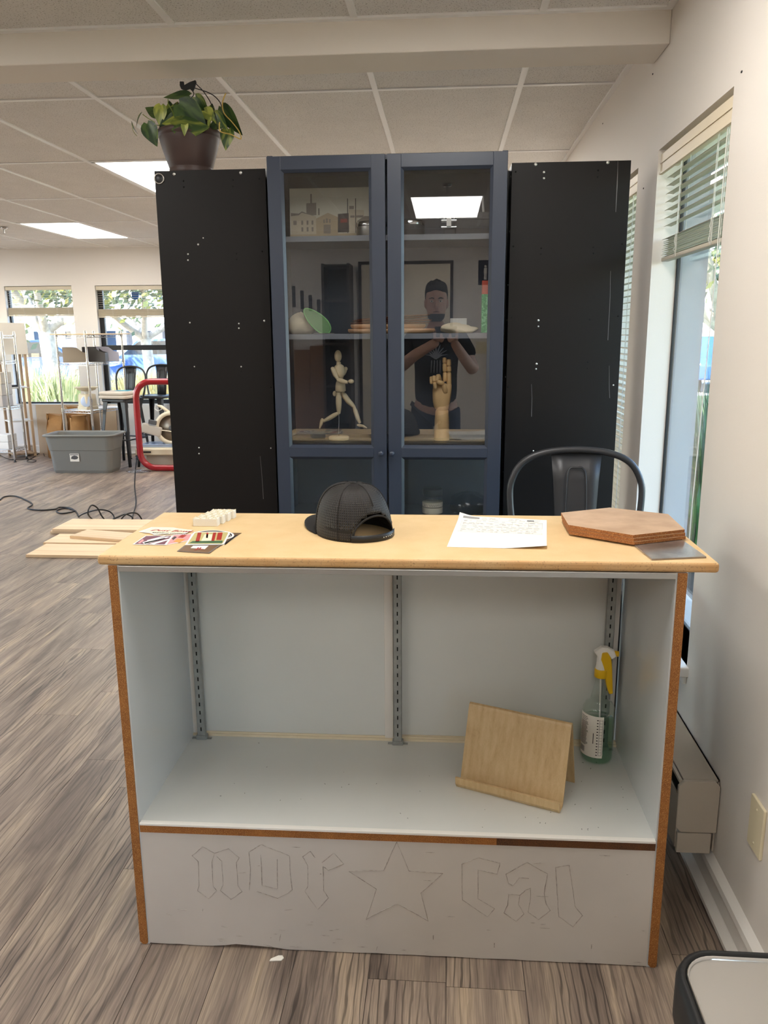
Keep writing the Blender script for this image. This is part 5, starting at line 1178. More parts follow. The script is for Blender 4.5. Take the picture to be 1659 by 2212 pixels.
RK = lambda x, y, z: Kr @ Vector((x, sg*y, z))
Mr = lambda x, y, z, a=0.: Kr @ Matrix.Translation((x, sg*y, z)) @ Matrix.Rotation(a, 4, 'Z')
tag(MB().box(-.24, .26, -.40, .36, 0, .012, Mr(.19, .34, 1.4585)).build('flat_panel', M['pine'], None, .002), 'thin wooden panel lying on top of the chrome rack', 'panel')
def magfile(label, M4, m, col2):
    t = thing('magazine_file', label, 'file holder', tuple(M4.translation), 0, 'file holders on the chrome rack')
    w, d, h = .055, .125, .165
    side = [(-d, 0), (d, 0), (d, .10), (d*.55, .115), (d*.1, .16), (-.03, h), (-d, h)]
    S_ = Matrix(((0, 0, 1, 0), (1, 0, 0, 0), (0, 1, 0, 0), (0, 0, 0, 1)))
    for x in (-w, w): MB().prism(side, x-.0015, x+.0015, M4 @ S_).build('side_panel', m, t)
    MB().box(-w, w, -d-.002, -d+.001, 0, h, M4).build('back_panel', col2, t); MB().box(-w, w, d-.001, d+.002, 0, .10, M4).build('front_panel', m, t); MB().box(-w, w, -d, d, 0, .003, M4).build('bottom_panel', m, t)
    return t
face = math.atan2(1, 0)
t1 = magfile('brown slotted file holder on the left of the chrome rack', Mr(.25, .12, 1.159, 2.2), M['kraftlt'], M['kraftlt'])
magfile('dark grey file holder with curved side on the chrome rack', Mr(.12, .30, 1.159, 1.9), M['darkgrey'], M['darkgrey'])
magfile('light grey file holder at the right end of the chrome rack', Mr(.10, .47, 1.159, 2.5), mat('lilac_grey', S(176, 176, 190), .6), M['darkgrey'])
# kitchen scale
p = RK(.17, .16, .636); t = thing('kitchen_scale', 'cream dial scale with a shallow dish on the chrome rack', 'scale', tuple(p), -.5); Kk = MW[t]
loft(MB(), [[Vector((a, b, z)) for a, b in rrect(-w, w, -w, w, .02, 4)] for w, z in ((.085, 0), (.085, .03), (.078, .035), (.072, .165), (.06, .172))], True, True, False, Kk).build('body', M['cream'], t)
MB().lathe([(.03, .172), (.03, .2), (.05, .205)], (0, 0, 0), 20, Kk).build('stem', M['white'], t)
MB().lathe([(.05, .203), (.09, .215), (.125, .245), (.128, .25), (.12, .247), (.085, .222), (.0001, .21)], (0, 0, 0), 32, Kk).build('dish', M['cream'], t)
MB().lathe([(.062, 0), (.062, .012), (.055, .016), (.0001, .017)], (0, 0, 0), 28, Kk @ Matrix.Translation((.055, -.055, .09)) @ Matrix.Rotation(PI/4, 4, 'Z') @ Matrix.Rotation(PI/2-.2, 4, 'X')).build('dial', mat('dial_face', S(190, 205, 230), .15), t)
# paper bags
def bag(label, c, w, d, h, rz, seed, disc=False):
    t = thing('paper_bag', label, 'paper bag', c, rz, 'brown paper bags under the window'); Kb = MW[t]; rnd = random.Random(seed); lps = []
    for f, s_ in ((0, 1), (.02, 1.03), (.35, 1.05), (.65, 1.0), (.85, .94), (.95, .9), (1.0, .92)):
        l = []
        for a, b_ in rrect(-w/2*s_, w/2*s_, -d/2*s_*(1-.55*f), d/2*s_*(1-.55*f), min(w, d)*.18*(1-.5*f), 3): l.append(Vector((a+rnd.uniform(-.016, .016), b_+rnd.uniform(-.016, .016), h*f+(rnd.uniform(-.03, .012) if f > .97 else 0))))
        lps.append(l)
    loft(MB(), lps, True, True, True, Kb).build('sack', M['kraft'], t)
    if disc: MB().lathe([(.05, 0), (.05, .002), (.0001, .002)], (0, 0, 0), 20, Kb @ Matrix.Translation((0, -d/2*.9-.012, h*.5)) @ Matrix.Rotation(PI/2, 4, 'X')).build('stamp', mat('stamp_blue', S(60, 78, 110), .8), t)
p = PY(123, 930, 9.3); bag('brown paper sack with a round dark stamp left of the rack', (p.x-.02, 9.33, 0), .19, .14, .53, .1, 4, True)
p = PY(150, 930, 9.35); bag('tall brown paper sack behind the rack posts', (p.x+.05, 9.515, 0), .28, .12, .60, -.1, 9)
p = PY(167, 930, 9.2); bag('crumpled brown paper sack behind the front rack posts', (p.x+.02, 9.22, 0), .20, .16, .52, .2, 15)
# plywood sheet under the window
tag(MB().box(-.52, .50, -.012, 0, .0, .615, Matrix.Translation((-4.55, YF-.03, 0)) @ Matrix.Rotation(-.02, 4, 'X')).build('plywood_sheet', M['greyply'], None, .001), 'tan sheet board standing under the leftmost far window', 'board')
# tower lamp
lc = Vector((PY(29, 800, 9.44).x, 9.44, 0)); t = thing('tower_lamp', 'tall wooden shelf lamp with white square shade by the window', 'lamp', tuple(lc), .75); Kl = MW[t]
for sx_ in (-1, 1):
    for sy in (-1, 1): MB().box(.118*sx_-.014, .118*sx_+.014, .118*sy-.014, .118*sy+.014, 0, 1.24, Kl).build('post', M['lampwood'], t)
for z in (.04, .44, .84): MB().box(-.132, .132, -.132, .132, z-.008, z+.008, Kl).build('shelf', M['white'] if z > .1 else M['lampwood'], t)
shp = [[Vector((a*w, b*w, z)) for a, b in ((-1, -1), (1, -1), (1, 1), (-1, 1))] for w, z in ((.150, 1.235), (.142, 1.60), (.139, 1.60), (.147, 1.235))]
loft(MB(), shp, False, False, False, Kl).build('shade', mat('lamp_shade', S(232, 226, 214), .85), t)
MB().box(-.118, .118, -.01, .01, 1.24, 1.25, Kl).tube([Kl @ Vector((0, 0, 1.25)), Kl @ Vector((0, 0, 1.34))], .015, 10).ball(Kl @ Vector((0, 0, 1.39)), .035).build('socket', M['white'], t)
tag(MB().box(-.07, .05, -.06, .05, .8485, .868, Kl).build('remote_box', M['black'], None, .003), 'small black box lying on the lamp shelf', 'box')
# left rack (mostly outside the frame)
rp = PY(20, 880, 8.95)
r1, Kr1, sg1 = rack('chrome wire rack cut off by the left edge of the picture', (rp.x, 8.95), (-1, 0), (0, 1), .60, .27, 1.50, (.145, .642, 1.164, 1.455))
for k in range(2):
    tag(B(rp.x-.28, rp.x-.07, 8.97, 9.17, .15+k*.085, .15+k*.085+.082).build('white_carton', M['white'], None, .004), ['lower', 'upper'][k]+' white carton on the bottom shelf of the left rack', 'carton', 'white cartons on the left rack')
for k in range(3): tag(B(rp.x-.36, rp.x-.085+.006*k, 8.97, 9.2, .6475+k*.13, .6475+k*.13+.128).build('grey_carton', mat('carton_%d' % k, S(190+8*k, 180+6*k, 172), .8), None, .003), ['lowest', 'middle', 'highest'][k]+' pale box of the stack on the left rack', 'carton', 'pale boxes on the left rack')
tag(MB().lathe([(.05, 0), (.055, .01), (.055, .1), (.04, .12), (.0001, .12)], (rp.x-.10, 9.06, 1.1695), 20).build('white_canister', M['white']), 'white canister on the upper shelf of the left rack', 'canister')
# red tube frame
t = thing('red_tube_frame', 'thick red rounded tube frame standing in front of the saw', 'frame', (-2.9, 8.4, 0))
fr = [(a, 8.4, b) for a, b in rrect(-3.302, -2.55, .036, .966, .17, 8)]
MB().tube(fr, .034, 14, True).build('tube_loop', M['red'], t); B(-2.62, -2.5, 8.3, 8.5, 0, .012).build('base_plate', M['red'], t)
# saw bench and mitre saw
t = thing('work_platform', 'low white plastic platform with black legs under the saw', 'platform', (-3.1, 8.83, 0))
B(-3.455, -2.72, 8.64, 8.97, .135, .212).build('deck', M['cream'], t, .015, 3); B(-3.375, -3.27, 8.634, 8.6405, .165, .182).build('name_plate', M['black'], t, .002)
B(-3.35, -2.80, 8.70, 8.96, .0, .135).build('skirt', M['heater'], t)
for x in (-3.43, -2.78):
    for y in (8.66, 8.95): MB().tube([(x, y, .0), (x+.02, y, .14)], .014, 8).build('leg', M['black'], t)
t = thing('mitre_saw', 'mitre saw with cream blade guard on the white platform', 'saw', (-3.08, 8.83, .212)); zs = .2125; c = Vector((-3.07, 8.79, .425))
B(-3.42, -2.86, 8.74, 8.98, zs, zs+.035).build('table', mat('saw_table', S(170, 190, 220), .2, .5), t, .004)
Ry = Matrix.Translation(c) @ Matrix.Rotation(PI/2, 4, 'X')
MB().lathe([(.0001, 0), (.145, 0), (.145, .003), (.0001, .003)], (0, 0, 0), 48, Ry).build('blade', mat('blade_steel', S(120, 108, 96), .35, .8), t)
MB().lathe([(.145, -.03), (.185, -.03), (.19, -.02), (.19, .018), (.145, .022), (.145, -.03)], (0, 0, 0), 48, Ry).build('blade_guard', M['cream'], t)
MB().lathe([(.03, -.02), (.03, .012), (.0001, .012)], (0, 0, 0), 20, Ry).build('arbor_cap', M['darkgrey'], t)
MB().lathe([(.06, 0), (.062, .02), (.062, .15), (.05, .17), (.0001, .17)], (0, 0, 0), 24, Matrix.Translation(c+Vector((.02, .03, .03))) @ Matrix.Rotation(-PI/2, 4, 'X')).build('motor', M['darkgrey'], t)
MB().tube([c+Vector((-.02, 0, .18)), c+Vector((-.10, 0, .24)), c+Vector((-.14, 0, .25))], [.016, .018, .012], 10).build('handle', M['cream'], t)
MB().tube([c+Vector((-.16, .0, .26)), c+Vector((-.18, 0, .22)), c+Vector((-.15, 0, .19)), c+Vector((-.10, 0, .21)), c+Vector((-.12, 0, .25))], .006, 6, True).build('trigger_loop', M['white'], t)
MB().tube([c+Vector((-.30, -.02, .0)), c+Vector((-.2, -.02, -.01)), c+Vector((.1, -.02, -.05))], .006, 8).build('guard_link', M['cream'], t)
MB().box(-.33, -.10, -.03, .03, -.13, -.02, Matrix.Translation(c) @ Matrix.Rotation(.25, 4, 'Y')).build('arm_housing', M['heater'], t, .012)
MB().box(-.26, -.17, -.04, -.01, .0, .05, Matrix.Translation(c) @ Matrix.Rotation(.2, 4, 'Y')).build('clamp', M['darkgrey'], t, .006)
# crumpled film on floor by saw
p = PZ(300, 1020, 0); o = blob('plastic_film', glassmat('film2', (.9, .92, .95, 1), 1.5, .2), None, (p.x, p.y, .012), (.12, .07, .014), 33, 22, 10, .4); tag(o, 'scrap of clear film on the floor before the red frame', 'film')
# black power cord across the floor
cz = .0065
pts = [(0, 1080), (10, 1073), (35, 1072), (60, 1082), (70, 1090), (60, 1098), (85, 1102), (118, 1100), (128, 1096), (150, 1097), (160, 1104), (135, 1109), (122, 1104), (140, 1098), (162, 1103), (170, 1116)]
P = [PZ(x, y, cz) for x, y in pts]
co = MB().tube(spline(P, 6), .0058, 8)
loopA = [PZ(170, 1116, cz), PZ(185, 1108, .05), PZ(215, 1101, .09), PZ(238, 1106, .05), PZ(246, 1120, cz), PZ(225, 1127, cz), PZ(205, 1125, cz), PZ(190, 1110, .10), PZ(197, 1092, .15), PZ(210, 1097, .12), PZ(220, 1115, .05), PZ(232, 1126, cz), PZ(250, 1119, .05), PZ(272, 1111, .06), PZ(287, 1120, .03), PZ(270, 1127, cz), PZ(262, 1122, cz), PZ(275, 1110, .09), PZ(295, 1109, .09), PZ(306, 1122, .03), PZ(303, 1130, cz), PZ(285, 1124, .012), PZ(318, 1128, cz)]
co.tube(spline(loopA, 6), .0058, 8)
co.tube(spline([PZ(283, 1131, cz), PZ(288, 1110, .03), PZ(294, 1085, .012), PZ(291, 1050, cz), PZ(293, 1010, cz), PZ(296, 985, .03), Vector((-3.44, 8.62, .13))], 8), .0058, 8)
tag(co.build('power_cord', M['cablk']), 'black power cord coiled and trailing across the floor at left', 'cord')
P = [PZ(x, y, .005) for x, y in ((0, 983), (20, 992), (40, 992), (62, 992), (78, 995), (70, 998), (58, 996), (72, 988), (90, 976), (96, 985))]
tag(MB().tube(spline(P, 6), .004, 6).build('lamp_cord', M['cablk']), 'thin black cord at the foot of the tower lamp', 'cord')
# pine boards on the floor
def board(label, x0, y0, w, L, z, th, rz=0.):
    o = MB().box(0, L, 0, w, 0, th).build('pine_board', M['pine'], None, .001); o.location = (x0, y0, z); o.rotation_euler = (0, 0, rz); return tag(o, label, 'board', 'pine boards stacked on the floor')
board('pine board lying nearest the counter in the floor pile', -2.80, 4.98, .29, 1.5, 0.001, .019)
board('narrow pine board lying flat behind the nearest one', -2.84, 5.30, .25, 1.5, 0.001, .019)
board('pine board lying slantwise across the two flat boards', -2.70, 5.42, .20, 1.3, .0205, .019, -.22)
board('lower pine board of the pair farthest from the counter', -2.95, 5.62, .34, 1.6, 0.001, .019)
board('upper pine board of the pair farthest from the counter', -2.93, 5.615, .34, 1.6, .0205, .019)
# ================================================================ OUTSIDE
gm_ = mat('outside_paving', S(168, 166, 160), .9, noise=(.6, .15)); lawn = mat('lawn', S(88, 112, 56), .95, noise=(3, .3), bump=(40, .6, .03))
tag(B(-60, 60, YF+.2, 70, -.25, -.12).box(XR+.2, 60, -20, YF+.2, -.25, -.12).build('ground', gm_), None, None, None, 'structure')
tag(B(3.0, 9, -12, 20, -.12, -.08).build('lawn', lawn), None, None, None, 'structure')
tag(B(XR+.19, 3.0, -12, 20, -.12, -.09).build('added_dark_bed', mat('light_cut_ground', S(84, 76, 68), .95, noise=(8, .3))), None, None, None, 'structure')  # dark ground added to cut light bouncing into the right window reveal
tag(B(-14, -1.0, 12.4, 16.5, -.12, -.05).build('planting_bed', mat('mulch', S(150, 130, 104), .95, noise=(8, .3))), None, None, None, 'structure')
bark = mat('bark', S(196, 186, 174), .9, noise=(9, .35), bump=(20, .6, .02))
fol = [mat('foliage_a', S(110, 122, 84), .6, noise=(2, .4)), mat('foliage_b', S(170, 168, 90), .6, noise=(2, .3)), mat('foliage_c', S(96, 112, 90), .6)]
def tree(label, base, h_trunk, spread, height, r, m, seed, nleaf=5200, forks=None, lz=.10):
    rnd = random.Random(seed); t = thing('street_tree', label, 'tree', base, 0, 'trees outside the windows'); b = MB(); B0 = Vector(base); tips = []
    top = B0+Vector((rnd.uniform(-.1, .1), 0, h_trunk)); b.tube([B0, B0.lerp(top, .5)+Vector((.03, 0, 0)), top], [r*1.25, r, r*.95], 10)
    for k in range(6):
        a = 2*PI*k/6+rnd.uniform(-.3, .3); d = Vector((math.cos(a)*spread*.55, math.sin(a)*spread*.45, height*rnd.uniform(.35, .6))); m1 = top+d*.5+Vector((0, 0, -.06*height)); e = top+d
        b.tube(spline([top-Vector((0, 0, .15)), m1, e], 4), [r*.62-(r*.40)*q/8 for q in range(9)], 7)
        for j in range(4):
            a2 = a+rnd.uniform(-1.1, 1.1); d2 = Vector((math.cos(a2)*spread*.4, math.sin(a2)*spread*.4, height*rnd.uniform(.0, .35))); s0 = top.lerp(e, rnd.uniform(.45, .95)); e2 = s0+d2
            b.tube([s0, s0.lerp(e2, .5)+Vector((0, 0, .05)), e2], [r*.25, r*.17, r*.07], 6); tips += [e2, s0.lerp(e2, .6), e]
    b.build('trunk', bark, t)
    f = MB(); vs = []; fs = []
    for _ in range(nleaf):
        c = rnd.choice(tips)+Vector((rnd.gauss(0, spread*.20), rnd.gauss(0, spread*.18), rnd.gauss(0, height*.13))); n = Vector((rnd.uniform(-1, 1), rnd.uniform(-1, 1), rnd.uniform(-1, 1))).normalized(); u_ = n.orthogonal().normalized(); w_ = n.cross(u_); s_ = lz*rnd.uniform(.6, 1.2); k = len(vs)
        vs += [c-u_*s_, c+w_*s_*.5, c+u_*s_, c-w_*s_*.5]; fs.append((k, k+1, k+2, k+3))
    f.add(vs, fs); f.mi = [rnd.random() < .3 for _ in fs]; f.mi = [int(q) for q in f.mi]
    o = f.build('foliage', [m, fol[1]], t); o['kind'] = 'stuff'; return t
def gp_(px, py, Y): p = PY(px, py, Y); return p
q = gp_(112, 800, 14.5); tree('pale-barked forked tree seen through the leftmost far window', (q.x, 14.5, -.1), 1.75, 3.0, 2.6, .14, fol[0], 3, lz=.085)
q = gp_(322, 780, 17.5); tree('pale-barked tree seen through the window behind the stools', (q.x, 17.5, -.1), 1.6, 3.2, 3.0, .12, fol[2], 8, lz=.095)
q = gp_(20, 780, 21); tree('leafy tree at the left edge of the leftmost window', (q.x-1.2, 21, -.1), 2.0, 4.2, 3.6, .18, fol[0], 12, 3500, lz=.14)
tree('leafy tree outside the near right window', (5.0, 15.0, -.1), 1.7, 3.2, 3.2, .18, fol[2], 21, 5200, lz=.11)
def tuft(label, c, r, h, n, cols, seed):
    rnd = random.Random(seed); b = MB(); vs = []; fs = []
    for _ in range(n):
        a = rnd.uniform(0, 2*PI); rr_2 = r*math.sqrt(rnd.random())*.6; p = Vector((c[0]+rr_2*math.cos(a), c[1]+rr_2*math.sin(a), c[2])); L = h*rnd.uniform(.55, 1.1); ln_ = Vector((math.cos(a), math.sin(a), 0))*rnd.uniform(.1, .6)*r; w_ = Vector((-math.sin(a), math.cos(a), 0))*.012
        k = len(vs); m_ = p+ln_*.4+Vector((0, 0, L*.6)); e = p+ln_+Vector((0, 0, L)); vs += [p-w_, p+w_, m_+w_*.8, m_-w_*.8, e]; fs += [(k, k+1, k+2, k+3), (k+3, k+2, k+4)]
    b.add(vs, fs); b.mi = [rnd.randrange(len(cols)) for _ in fs]; o = b.build('grass_clump', cols); return tag(o, label, 'grass clump', 'grass clumps outside the windows')
gc = [mat('grass_a', S(150, 160, 112), .8), mat('grass_b', S(206, 204, 160), .8), mat('grass_y', S(216, 196, 136), .8)]
for k, (px, Y, r, h, cc) in enumerate(((60, 13.0, .75, .95, gc[:2]), (100, 13.3, .8, 1.0, gc[:2]), (140, 13.2, .8, .95, gc[:2]), (178, 13.6, .7, .8, gc[:2]), (292, 14.8, .7, .85, [gc[1], gc[2]]), (330, 15.0, .8, .85, [gc[1], gc[2]]), (360, 15.2, .7, .8, [gc[1], gc[2]]))):
    q = PY(px, 860, Y); tuft(['green grass clump at the lower left of the leftmost window', 'green grass clump in front of the forked tree trunk', 'green grass clump right of the forked tree trunk', 'green grass clump partly behind the chrome rack', 'yellow grass clump behind the rack right post', 'yellow grass clump above the stool backs', 'yellow grass clump next to the black unit edge'][k], (q.x, Y, -.06), r, h, 700, cc, 40+k)
for k, (x, y, h) in enumerate(((2.1, 6.3, .95), (2.55, 7.4, 1.15), (1.75, 5.5, .5))): tuft(['leafy plant bed outside the near window, middle one', 'tall leafy plant outside the near window', 'low leafy plant under the near window'][k], (x, y, -.1), .5, h, 500, [fol[2], mat('leafg%d' % k, S(70, 120, 60), .5)], 60+k)
# building across the road
t = thing('shop_building', 'low white building with dark shopfront and red-lettered sign across the road', 'building', (-9, 34, 0)); YBd = 33.0
bw = mat('render_white', S(230, 228, 222), .8); bblue = mat('shop_glass', S(66, 92, 132), .15)
zt_, zb_ = PY(270, 640, YBd).z, PY(270, 712, YBd).z
B(-40, 3, YBd, YBd+8, zb_, zt_+1.4).build('parapet', bw, t); B(-40, 3, YBd+.6, YBd+8, -.12, zb_).build('shopfront', bblue, t)
B(-40, 3, YBd-.8, YBd+.1, zb_-.05, zb_+.22).build('canopy', mat('canopy_pale', S(206, 216, 214), .7), t)
for px in (20, 62, 98, 130, 166, 196, 262, 297, 340): q = PY(px, 740, YBd-.5); B(q.x-.16, q.x+.16, YBd-.6, YBd-.3, -.12, zb_).build('post', bw, t)
q0, q1 = PY(229, 701, YBd), PY(276, 711, YBd); sg_ = B(q0.x, q1.x, YBd-.06, YBd, q1.z+.05, q0.z+.05).build('sign_board', mat('sign_pink', S(236, 214, 214), .7), t)
B(q0.x, q1.x, YBd-.07, YBd-.06, q0.z-.04, q0.z+.05).build('sign_band', mat('sign_red', S(206, 90, 96), .7), sg_)
# parked cars
def car(label, c, rz, m, L=4.5, W=1.8):
    t = thing('parked_car', label, 'car', c, rz, 'cars parked outside'); Kc2 = MW[t]
    body = [(-L/2, .35), (-L/2, .75), (-L/2+.15, .88), (-L/2+.9, .95), (-L/2+1.5, 1.42), (.55, 1.45), (1.25, .98), (L/2-.2, .85), (L/2, .7), (L/2, .32)]
    S2 = Matrix(((1, 0, 0, 0), (0, 0, -1, 0), (0, 1, 0, 0), (0, 0, 0, 1)))
    MB().prism(body, -W/2, W/2, Kc2 @ S2).build('body', m, t, .06, 3)
    MB().prism([(-L/2+1.0, .97), (-L/2+1.55, 1.36), (.5, 1.39), (1.1, .99)], -W/2-.005, W/2+.005, Kc2 @ S2).build('side_glass', mat('car_glass', S(30, 40, 52), .1), t)
    for x in (-L/2+.85, L/2-.85):
        for y in (-W/2+.08, W/2-.08): MB().lathe([(.20, -.1), (.33, -.1), (.33, .1), (.20, .1)], (0, 0, 0), 24, Kc2 @ Matrix.Translation((x, y, .33)) @ Matrix.Rotation(PI/2, 4, 'X')).build('wheel', M['black'], t)
carb = mat('car_blue', S(52, 84, 140), .2, coat=.5)
q = PY(75, 790, 22); car('dark blue car parked behind the forked tree', (q.x, 22.5, -.12), .05, carb); q = PY(170, 790, 24); car('blue grey car parked right of the forked tree', (q.x+2.6, 25, -.12), .0, mat('car_b2', S(96, 120, 156), .2, coat=.5))
car('blue car parked beyond the lawn at right', (7.6, 23, -.12), 1.4, carb)
t = thing('far_house', 'pale house beyond the lawn seen through the near window', 'house', (12, 40, 0)); B(6, 30, 38, 44, -.12, 3.2).build('walls', bw, t); MB().prism([(5.6, 3.2), (30.4, 3.2), (18, 6)], -44.3, -37.7, Matrix(((1, 0, 0, 0), (0, 0, -1, 0), (0, 1, 0, 0), (0, 0, 0, 1)))).build('roof', mat('roof_tan', S(176, 150, 128), .8), t)
for x in (9, 13, 17): B(x, x+1.6, 37.95, 38, .9, 2.1).build('window', bblue, t)
# ================================================================ PERSON (mirrored in the glass doors)
def skin(name, verts, edges, m, parent, sub=2):
    me = bpy.data.meshes.new(name); me.from_pydata([Vector(v[:3]) for v in verts], edges, []); me.materials.append(m)
    o = bpy.data.objects.new(name, me); COL.objects.link(o)
    if parent is not None: o.parent = parent
    o.modifiers.new('skin', 'SKIN'); sd_ = me.skin_vertices[0].data
    for i, v in enumerate(verts): sd_[i].radius = (v[3], v[4] if len(v) > 4 else v[3])
    sd_[0].use_root = True
    md = o.modifiers.new('sub', 'SUBSURF'); md.levels = sub; md.render_levels = sub
    for p_ in me.polygons: p_.use_smooth = True
    o.modifiers['skin'].use_smooth_shade = True
    return o
px_, py_ = -.07, -.42
t = thing('person', 'man in a black printed T-shirt holding up a phone, mirrored in the glass', 'person', (px_, py_, 0)); Mt = Matrix.Translation((-px_, -py_, 0))
def W2(l): return [(v[0]-px_, v[1]-py_)+tuple(v[2:]) for v in l]
bv = W2([(px_, py_, .98, .12, .08), (px_, py_, 1.12, .11, .07), (px_, py_+.0, 1.28, .12, .08), (px_, py_, 1.40, .12, .07), (px_, py_+.02, 1.50, .058), (px_, py_+.05, 1.56, .055),
      (px_-.17, py_, 1.41, .06), (px_-.27, py_+.05, 1.20, .05), (px_-.15, py_+.25, 1.30, .042), (px_+.02, py_+.36, 1.40, .032),
      (px_+.17, py_, 1.41, .06), (px_+.28, py_+.06, 1.18, .05), (px_+.20, py_+.25, 1.28, .042), (px_+.12, py_+.35, 1.40, .032),
      (px_-.10, py_, .88, .095), (px_-.11, py_+.02, .50, .065), (px_-.12, py_-.02, .10, .05), (px_+.10, py_, .88, .095), (px_+.11, py_+.02, .50, .065), (px_+.12, py_-.02, .10, .05), (px_-.13, py_+.12, .04, .045), (px_+.13, py_+.12, .04, .045)])
be = [(0, 1), (1, 2), (2, 3), (3, 4), (4, 5), (3, 6), (6, 7), (7, 8), (8, 9), (3, 10), (10, 11), (11, 12), (12, 13), (0, 14), (14, 15), (15, 16), (0, 17), (17, 18), (18, 19), (16, 20), (19, 21)]
skin('body', bv, be, M['skin'], t)
sv = W2([(px_, py_, .84, .185, .135), (px_, py_, 1.12, .165, .12), (px_, py_, 1.28, .18, .13), (px_, py_, 1.405, .165, .11), (px_, py_+.012, 1.465, .075), (px_-.175, py_, 1.41, .075), (px_-.25, py_+.035, 1.26, .07), (px_+.175, py_, 1.41, .075), (px_+.255, py_+.035, 1.26, .07)])
skin('t_shirt', sv, [(0, 1), (1, 2), (2, 3), (3, 4), (3, 5), (5, 6), (3, 7), (7, 8)], M['shirt'], t)
jv = W2([(px_, py_, .97, .17, .12), (px_-.10, py_, .86, .10), (px_-.11, py_+.02, .50, .078), (px_-.12, py_-.02, .09, .07), (px_+.10, py_, .86, .10), (px_+.11, py_+.02, .50, .078), (px_+.12, py_-.02, .09, .07)])
skin('jeans', jv, [(0, 1), (1, 2), (2, 3), (0, 4), (4, 5), (5, 6)], M['jean'], t)
hc = Vector((px_+.0, py_+.075, 1.665)); MH = Matrix.Translation(hc)
hd = MB(); lp = []
for z, wx, fy, by2 in ((-.125, .035, .075, .02), (-.11, .05, .088, .03), (-.08, .062, .092, .055), (-.04, .072, .095, .085), (0, .076, .096, .098), (.04, .077, .094, .102), (.08, .07, .08, .095), (.11, .05, .055, .07), (.125, .02, .02, .03)):
    lp.append([hc+Vector((wx*math.cos(a), (fy if math.sin(a) > 0 else by2)*math.sin(a), z)) for a in [2*PI*k/24 for k in range(24)]])
loft(hd, lp, True, True, True)
for s_ in (-1, 1): hd.ball(hc+Vector((.078*s_, -.005, -.005)), (.012, .02, .032))
hd.tube([hc+Vector((0, .092, .02)), hc+Vector((0, .108, -.015)), hc+Vector((0, .115, -.032)), hc+Vector((0, .095, -.042))], [.008, .011, .016, .010], 10)
hd.build('head', M['skin'], t)
for s_ in (-1, 1):
    ey = MB().ball(hc+Vector((.031*s_, .088, .008)), (.013, .008, .007)).build('eye', M['white'], t); MB().ball(hc+Vector((.031*s_, .0955, .008)), (.005, .002, .005)).build('pupil', M['inkdk'], ey)
    MB().tube([hc+Vector((.014*s_, .096, .026)), hc+Vector((.032*s_, .095, .032)), hc+Vector((.052*s_, .084, .026))], [.003, .0045, .002], 6).build('eyebrow', M['hair'], t)
MB().tube([hc+Vector((-.024, .088, -.066)), hc+Vector((0, .097, -.063)), hc+Vector((.024, .088, -.066))], [.002, .006, .002], 8).build('mouth', mat('lips', S(150, 92, 84), .5), t)
hr = MB(); lp = []
for z, wx, fy, by2 in ((-.04, .074, -.03, .100), (.0, .080, -.03, .108), (.045, .083, -.01, .112), (.075, .083, .060, .110), (.088, .081, .098, .108), (.112, .077, .098, .103), (.132, .066, .088, .09), (.146, .04, .055, .055)):
    lp.append([hc+Vector((wx*math.cos(a), (fy if math.sin(a) > 0 else by2)*math.sin(a), z+.006*math.sin(5*a))) for a in [2*PI*k/30 for k in range(30)]])
loft(hr, lp, True, True, True)
rh = random.Random(4)
for k in range(26):
    a = rh.uniform(-.3, PI+.3); ra_ = rh.uniform(.1, 1.); hr.ball(hc+Vector((.058*math.cos(a)*ra_, .02+.065*math.sin(a)*ra_, .140-.028*ra_*ra_+rh.uniform(-.006, .012))), (.018, .02, .016), 8, 6)
hr.build('hair', M['hair'], t)
bd_ = MB(); lp = []
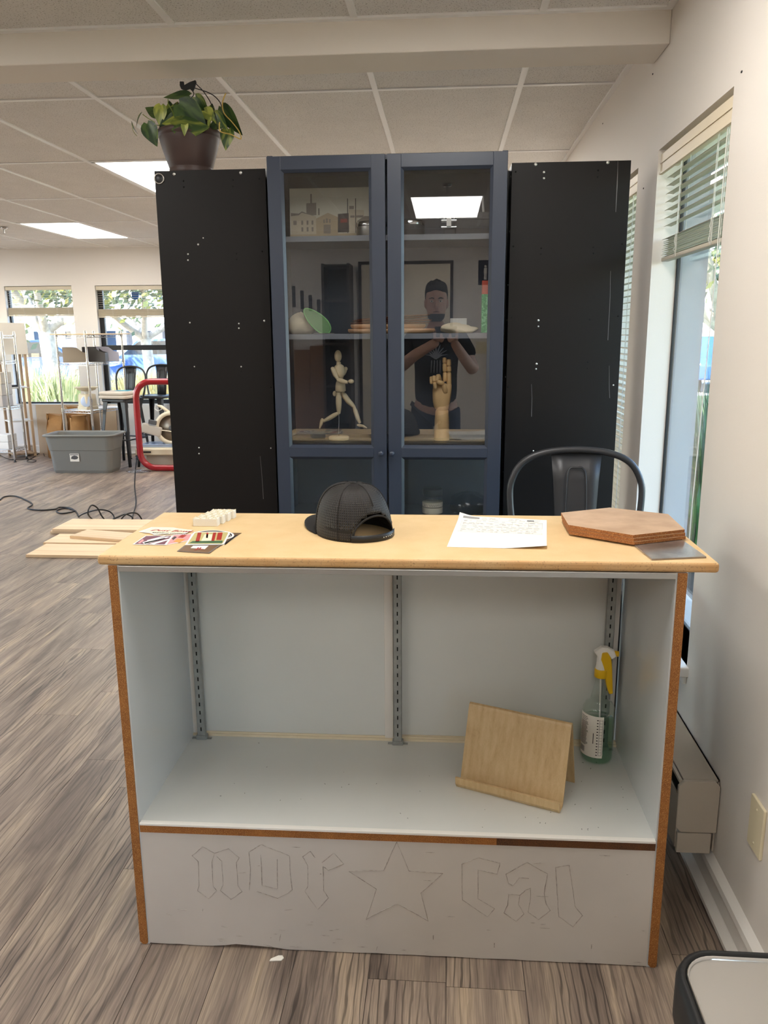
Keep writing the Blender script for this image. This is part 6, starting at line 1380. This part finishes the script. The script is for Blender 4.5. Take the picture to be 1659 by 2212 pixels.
for z, wx, fy in ((-.132, .034, .074), (-.115, .052, .091), (-.095, .061, .0945), (-.078, .064, .0930)):
    lp.append([hc+Vector((wx*math.cos(a), fy*math.sin(a), z)) for a in [PI*k/16 for k in range(17)]]+[hc+Vector((wx*.9*math.cos(a), fy*.8*math.sin(a), z)) for a in [PI*(16-k)/16 for k in range(17)]])
loft(bd_, lp, True, True, True); bd_.build('beard', M['hair'], t)
prn = MB(); random.seed(3)
for k in range(9):
    a = math.radians(20+140*k/8); p0 = Vector((px_+.0, py_+.137, 1.27)); L = .08+.04*random.random()
    prn.tube([p0, p0+Vector((math.cos(a)*L*.5, -.004, math.sin(a)*L*.5+.01)), p0+Vector((math.cos(a)*L, -.02, math.sin(a)*L))], [.006, .005, .002], 6)
for k in range(4): prn.tube([Vector((px_-.03+.02*k, py_+.137, 1.26)), Vector((px_-.035+.022*k, py_+.132, 1.17))], [.005, .003], 6)
prn.build('shirt_print', M['print'], t)
# hands round the phone
def hand(side):
    w = Vector((px_+(.02 if side < 0 else .12), py_+.36, 1.40)); pv = []; hb_ = MB()
    pal = w+Vector((.02*(-side), .025, .03)); hb_.ball(pal, (.022, .028, .042))
    tgt = Vector((.075*side, -.022, 1.44))
    for k in range(4):
        r0 = pal+Vector((0, .012, .03-.018*k)); e = Vector((.078*side, -.016, 1.47-.019*k)); m_ = r0.lerp(e, .5)+Vector((.016*side, -.01, 0)); hb_.tube(spline([r0, m_, e, e+Vector((-.012*side, .004, 0))], 4), [.0095]*9+[.0088]*4, 8)
    th0 = pal+Vector((0, .01, -.02)); hb_.tube(spline([th0, th0.lerp(tgt, .6)+Vector((0, -.01, -.02)), Vector((.05*side, -.024, 1.44))], 4), [.0105]*9, 8)
    hb_.build('hand', M['skin'], t)
hand(-1); hand(1)
tag(B(-.076, .076, -.0195, -.0115, 1.425, 1.497).build('phone', M['black'], None, .003), 'black phone held up sideways by the mirrored man', 'phone')
for s_ in (-1, 1): MB().ball((px_+.125*s_, py_+.07, .045), (.05, .14, .05)).build('shoe', M['black'], t)
